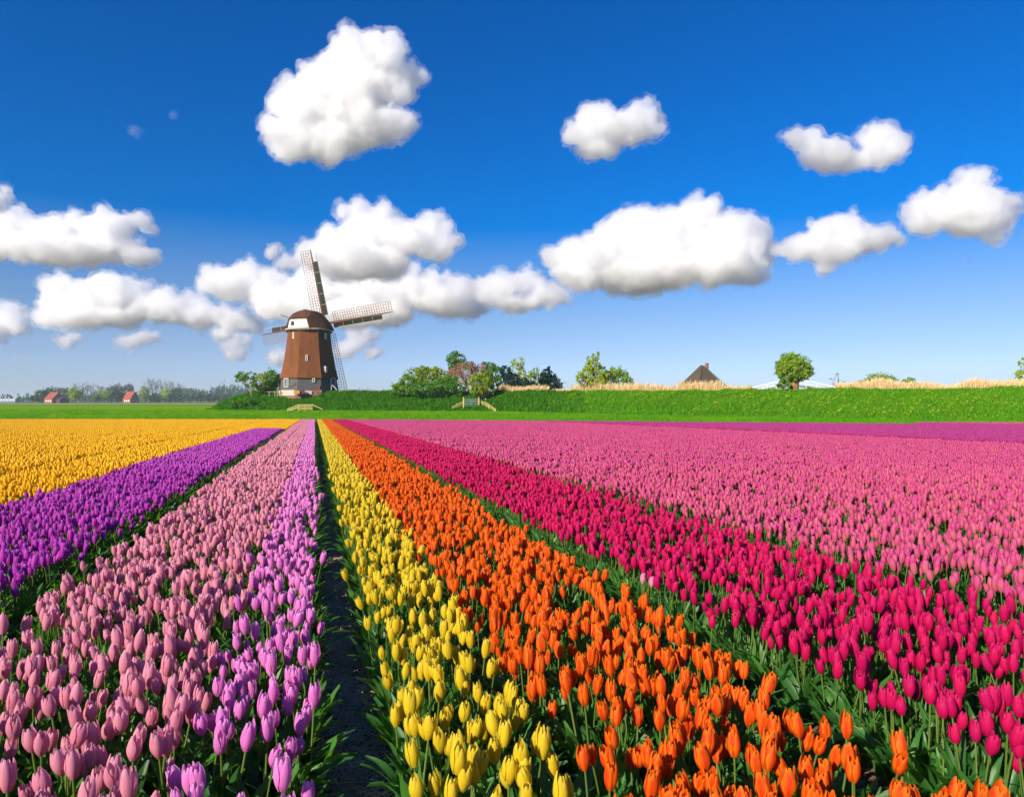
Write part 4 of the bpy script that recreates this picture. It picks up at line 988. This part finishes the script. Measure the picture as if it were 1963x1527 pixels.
# timber landing beside the mill
rail_fence('landing_rail', 'grey timber railing of the landing right of the windmill', 'railing', [(at(x, 761, 118), at(x, 747, 118)) for x in (655, 660, 667, 672, 678.5)],
    [(at(654, 747.5, 118), at(679, 747.5, 118)), (at(660, 751, 118), at(679, 751, 118)), (at(654, 754.6, 118), at(679, 754.6, 118))], M_WOODG, .10, .14)
rail_fence('low_fence', 'grey wooden fence between the round tree and the windmill', 'fence', [(at(x, 760, 115), at(x, yt, 115)) for x, yt in ((516, 750), (527, 749), (532, 743), (538, 749))],
    [(at(512, 751, 115), at(539, 750.5, 115)), (at(530, 752, 115), at(535, 741, 115))], M_WOODG, .10, .11)
def crate(x, y, Y, sz, mat, label, name='crate', cat='crate'):
    p = at(x, y, Y); e = empty(name, (p.x, p.y, DIKE_Z)); tag(e, label, cat)
    for j in range(4): m = MB(); m.box((0, 0, .10 + j * sz[2] / 4), (sz[0], sz[1], sz[2] / 4 - .03)); m.build('slat', mat, e)
    for sx in (-1, 1):
        for sy in (-1, 1): m = MB(); m.box((sx * (sz[0] / 2 + .005), sy * (sz[1] / 2 + .005), sz[2] / 2), (.07, .07, sz[2])); m.build('corner_post', mat, e)
crate(570, 757, 113, (.9, .6, .55), simple('orange_wood', (.48, .22, .06), .7), 'orange wooden crate against the left foot of the windmill')
crate(578, 757, 113.2, (.45, .45, .7), M_SPAR, 'narrow brown box beside the orange crate at the windmill', 'box', 'box')
b = empty('bench', (at(604, 757, 113).x, 113, DIKE_Z)); tag(b, 'low reddish bench before the middle of the windmill wall', 'bench')
m = MB(); m.box((0, 0, .45), (1.1, .35, .06)); m.build('seat', M_RED, b)
for sx in (-.45, .45): m = MB(); m.box((sx, 0, .21), (.07, .3, .42)); m.build('leg', M_SPAR, b)

# ------------------------------------------------------------------ white footbridge
def bridge():
    Y = 128; base = at(1515, 752, Y); e = empty('footbridge', base); tag(e, 'white arched footbridge seen over the dyke behind the pollard willow', 'bridge')
    prof = [(1433, 745), (1452, 740.5), (1470, 736), (1488, 731.5), (1506, 728.5), (1524, 728), (1545, 730), (1566, 734), (1588, 739), (1606, 744)]
    for dy, nm in ((0, 0), (2.2, 1)):
        for i, (x, y) in enumerate(prof): m = MB(); m.bar(at(x, y + 16, Y + dy) - base, at(x, y - .3, Y + dy) - base, .16, .16, (0, 1, 0)); m.build('post', M_WHITE, e)
        for d, w in ((0, .20), (5.4, .14)):
            for i in range(len(prof) - 1): m = MB(); o_ = Vector((0, -.12, 0)); m.bar(at(prof[i][0], prof[i][1] + d, Y + dy) - base + o_, at(prof[i + 1][0], prof[i + 1][1] + d, Y + dy) - base + o_, .06, w); m.build('rail', M_WHITE, e)
    m = MB()
    for i in range(len(prof) - 1): m.bar(at(prof[i][0], prof[i][1] + 11, Y + 1.1) - base, at(prof[i + 1][0], prof[i + 1][1] + 11, Y + 1.1) - base, 2.4, .16)
    m.build('deck', M_WOODG, e)
bridge()

# ------------------------------------------------------------------ houses
M_RTHATCH = thatch('house_thatch', (.075, .052, .035), (.13, .095, .065), (.10, .07, .04)); M_BRICK = simple('brick_wall', (.30, .13, .08), .85, .3, 2)
M_TILE = simple('red_tile', (.30, .06, .028), .75, .3, 1.2, .3); M_DTIL = simple('dark_tile', (.07, .045, .04), .8, .3, 1)
def farmhouse():
    Y = 250; k = Y / F; base = at(1345, 768, Y); base.z = 0; e = empty('farmhouse', base, R_(24)); tag(e, 'farmhouse with steep dark thatched pyramid roof and brick chimney behind the reeds', 'house')
    hw = 9.2; m = MB(); m.box((0, 0, 1.5), (hw * 2 - 1, hw * 2 - 1, 3.0)); m.build('wall', M_BRICK, e)
    m = MB(); lv = [(hw, 2.7), (hw - .15, 3.1), (hw * .5, 8.6), (.55, 14.2), (.12, 14.6)]; n = 4; vs = []
    for r, z in lv: vs += [(a * r, b * r, z) for a, b in ((-1, -1), (1, -1), (1, 1), (-1, 1))]
    m.add(vs, [(j * 4 + i, j * 4 + (i + 1) % 4, j * 4 + 4 + (i + 1) % 4, j * 4 + 4 + i) for j in range(len(lv) - 1) for i in range(4)] + [(3, 2, 1, 0), (16, 17, 18, 19)]); ro = m.build('roof', M_RTHATCH, e)
    m = MB()
    for a, b in ((-1, -1), (1, -1), (1, 1)): m.bar((a * hw * .97, b * hw * .97, 3.3), (a * .5, b * .5, 14.35), .28)
    m.build('ridge', M_RTHATCH, ro)
    m = MB(); m.box((2.1, -.3, 13.6), (1.0, 1.0, 3.2)); c = m.build('chimney', M_BRICK, ro); m = MB(); m.box((2.1, -.3, 15.25), (1.2, 1.2, .14)); m.build('chimney_cap', M_BRICK, c)
    for x in (-5, 0, 5): m = MB(); m.box((x, -hw + .42, 1.7), (1.1, .12, 1.3)); m.build('window', M_WHITE, e)
farmhouse()
def gable_house(name, label, x, Y, L, Wd, wallh, roofh, rz, roofm, lean=False):
    base = at(x, 768, Y); base.z = 0; e = empty(name, base, rz); tag(e, label, 'house')
    m = MB(); m.box((0, 0, wallh / 2), (L, Wd, wallh)); 
    m.add([(L / 2, -Wd / 2, wallh), (L / 2, Wd / 2, wallh), (L / 2, 0, wallh + roofh * .96), (-L / 2, -Wd / 2, wallh), (-L / 2, Wd / 2, wallh), (-L / 2, 0, wallh + roofh * .96)], [(0, 1, 2), (5, 4, 3)]); m.build('wall', M_BRICK, e)
    m = MB(); o = .4; t_ = .18
    for s_ in (-1, 1):
        p = [(-L / 2 - o, s_ * (Wd / 2 + o), wallh - .3), (L / 2 + o, s_ * (Wd / 2 + o), wallh - .3), (L / 2 + o, 0, wallh + roofh), (-L / 2 - o, 0, wallh + roofh)]; m.add(p + [(a, b, c + t_) for a, b, c in p], [(0, 1, 2, 3), (4, 5, 6, 7), (0, 1, 5, 4), (1, 2, 6, 5), (3, 0, 4, 7)])
    ro = m.build('roof', roofm, e)
    m = MB(); m.box((L * .35, 0, wallh + roofh + .3), (.7, .7, 1.3)); m.build('chimney', M_BRICK, ro)
    for j in (-1, 0, 1): m = MB(); m.box((j * L * .28, -Wd / 2 - .03, wallh * .55), (1.1, .12, 1.2)); m.build('window', M_WHITE, e)
    for j in (-1, 1): m = MB(); m.box((L / 2 + .03, j * Wd * .22, wallh * .6), (.12, .9, 1.1)); m.build('window', M_WHITE, e)
    if lean: m = MB(); m.box((L / 2 + 2.6, 1, 1.3), (5, Wd * .7, 2.6)); m.add([(L / 2 + .1, 1 - Wd * .37, 2.6), (L / 2 + 5.3, 1 - Wd * .37, 2.6), (L / 2 + 5.3, 1 + Wd * .37, 2.6), (L / 2 + .1, 1 + Wd * .37, 2.6), (L / 2 + .1, 1, 4.2), (L / 2 + 5.3, 1, 4.2)], [(0, 1, 5, 4), (2, 3, 4, 5), (0, 4, 3), (1, 2, 5)]); m.build('annexe', M_DTIL, e)
gable_house('farmhouse', 'far red-roofed farmhouse at the left beyond the fields', 105, 480, 9.5, 8.5, 2.8, 4.6, R_(-28), M_TILE, True)
gable_house('house', 'distant house with steep red roof among the trees', 251, 520, 7.5, 7, 2.8, 5.6, R_(-22), M_TILE)
# low glasshouse and sheds at the very left
e = empty('glasshouse', (at(16, 768, 620).x, 620, 0)); tag(e, 'long low blue-grey glasshouse on the horizon at the far left', 'glasshouse')
m = MB(); m.box((0, 0, 1.6), (17, 6, 3.2)); m.build('wall', simple('blue_grey_sheet', (.16, .24, .34), .5), e)
for j in range(6): m = MB(); m.box((-7 + j * 2.8, -3.03, 2.2), (2.2, .1, .8)); m.build('window', M_WHITE, e)
m = MB(); m.box((0, 0, 3.3), (17.6, 6.6, .2)); m.build('roof', M_WHITE, e)

# ------------------------------------------------------------------ far trees at the left
def ft(name, label, x, y, rx, ry, Y, mat, n=900, extra=(), tr=.35, bark=None, size=.6, **kw):
    tree(name, label, Y, (x, 771), [(x, y, rx, ry)] + list(extra), mat, int(n * 1.7), size * 1.15, tr, bark, base_z=0.0, clump=.3, group=kw.get('group'))
ft('tree', 'round dark green tree left of the red-roofed farmhouse', 79, 758, 12, 11, 500, FOL['fargreen'], 1600, [(74, 764, 9, 6)])
ft('tree', 'small tree at the left of the round dark green one', 62, 764, 4, 5, 500, FOL['fargreen'], 350)
ft('tree', 'rounded olive tree right of the red-roofed farmhouse', 146, 754, 13, 11, 510, FOL['olive'], 1500, [(140, 761, 8, 6)])
for j, (x, h_) in enumerate(((6, 14), (14, 13), (21, 12), (36, 15), (44, 12), (52, 16), (60, 12))):
    labs = ['first', 'second', 'third', 'fourth', 'fifth', 'sixth', 'seventh']
    ft('poplar', f'{labs[j]} narrow poplar from the left in the far row on the horizon', x, 770 - h_ * .6, 2.0, h_ * .5, 720, FOL['fargreen'], 160, group='narrow poplars on the horizon at the far left')
for j, (x, w, top) in enumerate(((92, 9, 745), (104, 9, 742), (118, 9, 743), (130, 7, 744))):
    ft('tree', ['leftmost', 'second', 'third', 'rightmost'][j] + ' grey-green tree of the row behind the red-roofed farmhouse', x, (top + 762) / 2, w, (764 - top) / 2, 640, FOL['fargreen'], 700, group='grey-green trees behind the red-roofed farmhouse')
for j, (x, w, top) in enumerate(((146, 7, 733), (158, 6, 736), (168, 6, 734), (178, 6, 737), (187, 5, 737), (197, 6, 739))):
    ft('bare_tree', ['first', 'second', 'third', 'fourth', 'fifth', 'sixth'][j] + ' tall bare tree from the left in the far leafless row', x, (top + 758) / 2, w, (760 - top) / 2, 760, FOL['bare'], 420, bark=M_BARK, group='tall bare trees on the left horizon', size=.45)
for j, (x, y, rx, ry, m_, lab) in enumerate(((184, 762, 7, 6, 'deep', 'low dark tree left of the olive ones on the horizon'), (200, 758, 12, 10, 'olive', 'broad olive tree on the far horizon'), (214, 752, 9, 12, 'fargreen', 'taller green tree left of the steep red roof'),
        (228, 759, 11, 11, 'fargreen', 'green tree just left of the steep red roof'), (226, 749, 10, 13, 'bare', 'pale budding tree behind the green ones'), (246, 749, 9, 13, 'bare', 'pale budding tree above the steep red roof'), (252, 768, 12, 4, 'fargreen', 'low bushes before the steep red roof'),
        (276, 754, 9, 13, 'olive', 'brownish tree right of the steep red roof'), (300, 763, 14, 8, 'deep', 'dark low tree right of the brownish one'), (318, 755, 10, 12, 'lime', 'yellowish tree in the far tree line'), (338, 756, 12, 12, 'fargreen', 'green tree in the far tree line before the bare ones'))):
    ft('tree', lab, x, y, rx, ry, 560 + 9 * j, FOL[m_], 1100)
for j, (x, w, top) in enumerate(((284, 7, 728), (293, 7, 729), (305, 7, 729), (316, 7, 730), (327, 7, 731), (345, 6, 734))):
    ft('bare_tree', ['first', 'second', 'third', 'fourth', 'fifth', 'sixth'][j] + ' tall greyish leafless tree of the clump right of the steep red roof', x, (top + 757) / 2, w, (760 - top) / 2, 700, FOL['bare'], 520, bark=M_BARK, group='leafless trees right of the steep red roof', size=.45)
def woods():
    bl = []; base = Vector((0, 0, 0))
    for x in np.arange(-60, 560, 6.0):
        top = np.interp(x, [-60, 0, 60, 200, 300, 345, 365, 395, 430, 470, 560], [762, 764, 762, 760, 756, 744, 744, 748, 738, 740, 746]) + random.uniform(-2, 2); Y = 1000 + random.uniform(-60, 60); k = Y / F
        c = at(x, (top + 770) / 2, Y); bl.append((tuple(c), (5.5 * k, 6 * k, (770 - top) / 2 * k)))
    for x in np.arange(66, 450, 4.0):
        Y = 640 if x > 325 else 820; k = Y / F; hh = random.uniform(5, 8) if x > 325 else random.uniform(5.5, 9); c = at(x, 769 - hh, Y); bl.append((tuple(c), (5 * k, 5 * k, hh * k)))
    for x in list(np.arange(690, 760, 6.0)) + list(np.arange(1070, 1110, 6.0)):
        Y = 900; k = Y / F; c = at(x, 762, Y); bl.append((tuple(c), (5 * k, 5 * k, random.uniform(6, 10) * k)))
    me = leaves_mesh(bl, 60000, 1.4, FOL['fargreen'], .4, 77)
    o = link('far_woods', me, kind='stuff'); tag(o, 'hazy woods along the far horizon', 'woods')
woods()

# ------------------------------------------------------------------ clouds: closed bodies of scattering droplets
def veil_mat(mfp):
    t = NT('cloud_veil'); v = t.n('VolumeScatter'); v.inputs['Color'].default_value = (.93, .93, .95, 1); v.inputs['Anisotropy'].default_value = .35
    n = t.noise(1 / 22, 6, .65, t.coord()); d = t.math('MULTIPLY', t.math('SUBTRACT', n, .40), 4.2 / mfp, False); d = t.math('MAXIMUM', d, 0.0); t.l(d, v.inputs['Density'])
    t.l(v.outputs[0], t.out.inputs[1]); t.m.cycles.volume_step_rate = .35; return t.m
def cloud_mat(mfp):
    t = NT('cloud'); v = t.n('VolumeScatter'); v.inputs['Color'].default_value = (.945, .948, .96, 1); v.inputs['Density'].default_value = 1 / mfp; v.inputs['Anisotropy'].default_value = 0.4
    t.l(v.outputs[0], t.out.inputs[1]); t.m.cycles.homogeneous_volume = True; return t.m
CLD = {
 'A': ('huge tall white cloud high above the windmill, the largest in the upper sky', 330, [(705,125,75,52),(690,95,48,30),(755,165,52,48),(735,110,45,40),(660,185,88,62),(590,200,68,58),(565,262,58,52),(620,265,60,52),(680,235,80,48),(745,232,55,28),(785,150,24,38),(640,150,40,40)]),
 'B': ('rounded cloud right of the tall one, with two humps', 310, [(1135,228,42,28),(1228,228,42,28),(1180,250,75,32),(1150,280,48,24),(1115,258,38,22),(1240,250,30,20)]),
 'C': ('saddle-shaped small cloud in the upper right', 345, [(1535,272,34,26),(1580,300,58,26),(1630,306,52,22),(1690,290,44,38),(1675,255,28,24),(1515,262,16,14)]),
 'D': ('cloud at the right edge with a pointed top', 475, [(1857,360,36,34),(1812,398,66,42),(1860,412,70,46),(1905,402,40,32),(1765,425,42,28),(1895,445,26,22),(1850,340,16,16),(1930,410,22,18)]),
 'E': ('flat-based cloud between the largest right one and the pointed one', 520, [(1600,438,58,28),(1650,462,64,28),(1555,470,55,28),(1518,484,30,24),(1600,480,70,24),(1580,508,18,16)]),
 'F': ('largest heaped cloud right of the windmill with a grey base', 570, [(1330,420,62,44),(1340,395,28,18),(1220,440,66,50),(1290,470,110,66),(1400,460,70,54),(1150,490,75,46),(1070,493,42,24),(1230,520,130,44),(1380,508,86,46),(1450,488,32,40),(1115,525,62,34),(1430,525,40,24)]),
 'G': ('low bumpy cloud left of the largest heaped one', 600, [(945,552,48,30),(1010,540,40,28),(1050,566,40,28),(1000,580,60,20),(1010,522,14,12)]),
 'H1': ('broad cloud rising behind the windmill sails', 560, [(715,435,60,40),(650,460,50,36),(830,465,50,46),(775,462,70,34),(600,485,42,28),(690,505,110,34),(555,505,26,18),(740,410,30,20)]),
 'H2': ('long low cloud bank behind the windmill', 625, [(440,540,72,36),(520,548,60,38),(620,558,90,50),(740,560,100,50),(850,572,88,44),(905,585,38,28),(700,605,110,26),(480,515,30,18),(560,585,80,30)]),
 'I': ('cloud at the upper left edge with a hooked right end', 505, [(30,455,78,48),(110,452,58,36),(190,438,64,34),(250,422,42,18),(285,440,20,14),(255,485,46,20),(130,485,125,24),(205,475,60,28),(0,470,60,38)]),
 'J': ('long white cloud bank at the left of the windmill', 635, [(120,572,50,44),(220,565,80,42),(310,588,78,34),(390,602,60,26),(180,608,110,22),(460,620,44,22),(110,545,26,20),(430,640,26,14)]),
 'K': ('small cloud cut by the left edge below the long bank', 645, [(12,615,38,32),(30,628,26,16),(-20,620,40,28)]),
 'L': ('little round cloud below the long left bank', 665, [(137,650,28,14),(128,652,18,11),(145,646,16,12)]),
 'M': ('little flat cloud right of the round one', 663, [(265,648,42,13),(285,643,22,11),(245,652,22,10)]),
 'N': ('tiny cloud low in the sky right of the windmill', 690, [(720,679,17,11),(714,676,10,9)]),
 'O': ('small ragged cloud low behind the windmill at its right', 680, [(690,640,32,18),(670,662,30,16),(655,675,26,12)]),
 'P': ('small cloud low behind the windmill at its left', 697, [(540,682,28,16),(525,676,16,12)]),
 'Q': ('tiny puff left of the upper sail', 505, [(520,484,13,16),(528,472,10,8)]),
 'S': ('small cloud cut by the upper left edge', 400, [(6,380,18,22),(18,368,12,10),(-14,385,26,22)]),
 'T': ('small puff hanging under the left cloud bank', 690, [(450,676,18,12),(440,660,28,12),(465,650,30,14)]),
 'U': ('faint wisp in the upper left sky', 262, [(258,249,11,8)]), 'V': ('fainter wisp right of the first in the upper left', 225, [(331,215,7,6)]), 'X': ('small faint wisp low at the far right', 515, [(1852,503,14,6)]),
 'Y': ('faint low wisp at the left edge near the horizon', 705, [(52,690,22,8),(8,694,14,8)]),
}
def clouds():
    tx = []
    for sz, basis in ((62, 'BLENDER_ORIGINAL'), (38, 'VORONOI_F1'), (17, 'VORONOI_F1'), (30, 'BLENDER_ORIGINAL'), (8, 'BLENDER_ORIGINAL')):
        t_ = bpy.data.textures.new('billow', 'CLOUDS'); t_.noise_scale = sz; t_.noise_depth = 1 if 'VOR' in basis else 4; t_.noise_basis = basis; tx.append(t_)
    dg = None
    made = []
    for key, (lab, yb, bl) in CLD.items():
        small = max(b[2] for b in bl) < 30; faint = key in 'UVXY'
        D = 1050 * F / (HY - yb); D = min(D, 13000); k = D / F
        r = random.Random(key); bm = bmesh.new(); cx = sum(b[0] for b in bl) / len(bl); cy = sum(b[1] for b in bl) / len(bl)
        def ball(x, y, z, rx, ry, rz_, sub=2):
            M = Matrix.Translation((x - cx, y, cy - z)) @ Matrix.Diagonal((rx, ry, rz_, 1)); bmesh.ops.create_icosphere(bm, subdivisions=sub, radius=1, matrix=M)
        for (x, y, rx, ry) in bl:
            dz = r.uniform(-.3, .3) * rx; g_ = .72 if small else .88; ball(x, dz, y, rx * g_, rx * .8 * g_, ry * g_, 3)
            n = 4 if small else 15
            for j in range(n):        # cauliflower heads on the upper flanks
                a = r.uniform(-.35, math.pi + .35); e_ = r.uniform(-1.2, .9); s_ = r.uniform(.14, .36) * min(rx, ry)
                px_, pz_ = math.cos(a) * math.cos(e_), math.sin(a) * math.cos(e_); ball(x + px_ * rx * .92, dz + math.sin(e_) * rx * .75, y - pz_ * ry * .92, s_ * 1.1, s_, s_)
        me = bpy.data.meshes.new('tmp'); bm.to_mesh(me); bm.free()
        faint = key in 'UVXY'; parts_ = {}
        for shell in ('core', 'veil'):
            o = bpy.data.objects.new('tmp', me); COL.objects.link(o); f_ = .85 if small else 1
            sts = (26, -8, -7, 18, 12) if shell == 'core' else (34, -4, -4, 38, 24)
            md = o.modifiers.new('r', 'REMESH'); md.mode = 'VOXEL'; md.voxel_size = 1.5 if small else 2.2
            for t_, st in zip(tx, sts):
                md = o.modifiers.new('d', 'DISPLACE'); md.texture = t_; md.strength = st * f_; md.mid_level = .5 if 'VOR' in t_.noise_basis else .52; md.texture_coords = 'GLOBAL'
            if shell == 'veil': md = o.modifiers.new('d', 'DISPLACE'); md.strength = 5 * f_; md.mid_level = 0
            md = o.modifiers.new('r', 'REMESH'); md.mode = 'VOXEL'; md.voxel_size = 1.5 if small else 2.2; md.use_smooth_shade = True
            o.location = (cx, 0, 0); bpy.context.view_layer.update(); dg = bpy.context.evaluated_depsgraph_get()
            parts_[shell] = bpy.data.meshes.new_from_object(o.evaluated_get(dg)); bpy.data.objects.remove(o)
        for shell, mfp in (('core', 14 if not faint else 90), ('veil', 24 if not faint else 90)):
            q_ = parts_[shell]; q_.materials.clear(); q_.materials.append((cloud_mat if shell == 'core' and not small else veil_mat)(mfp * k * (.55 if small and not faint else 1)))
        o = link('cloud', parts_['core']); o.scale = (k, k, k); o.location = at(cx, cy, D)
        tag(o, lab, 'cloud', 'white clouds in the blue sky')
        link('veil', parts_['veil'], o)
clouds()

# ------------------------------------------------------------------ air
def haze():
    t = NT('haze'); p = t.n('VolumePrincipled'); p.inputs['Color'].default_value = (.70, .86, 1, 1); p.inputs['Density'].default_value = .00024; p.inputs['Anisotropy'].default_value = .1
    t.l(p.outputs[0], t.out.inputs[1]); t.m.cycles.homogeneous_volume = True
    m = MB(); m.box((0, 4500, 13.4), (18400, 15400, 35.6)); m.build('haze', t.m)['kind'] = 'stuff'
haze()
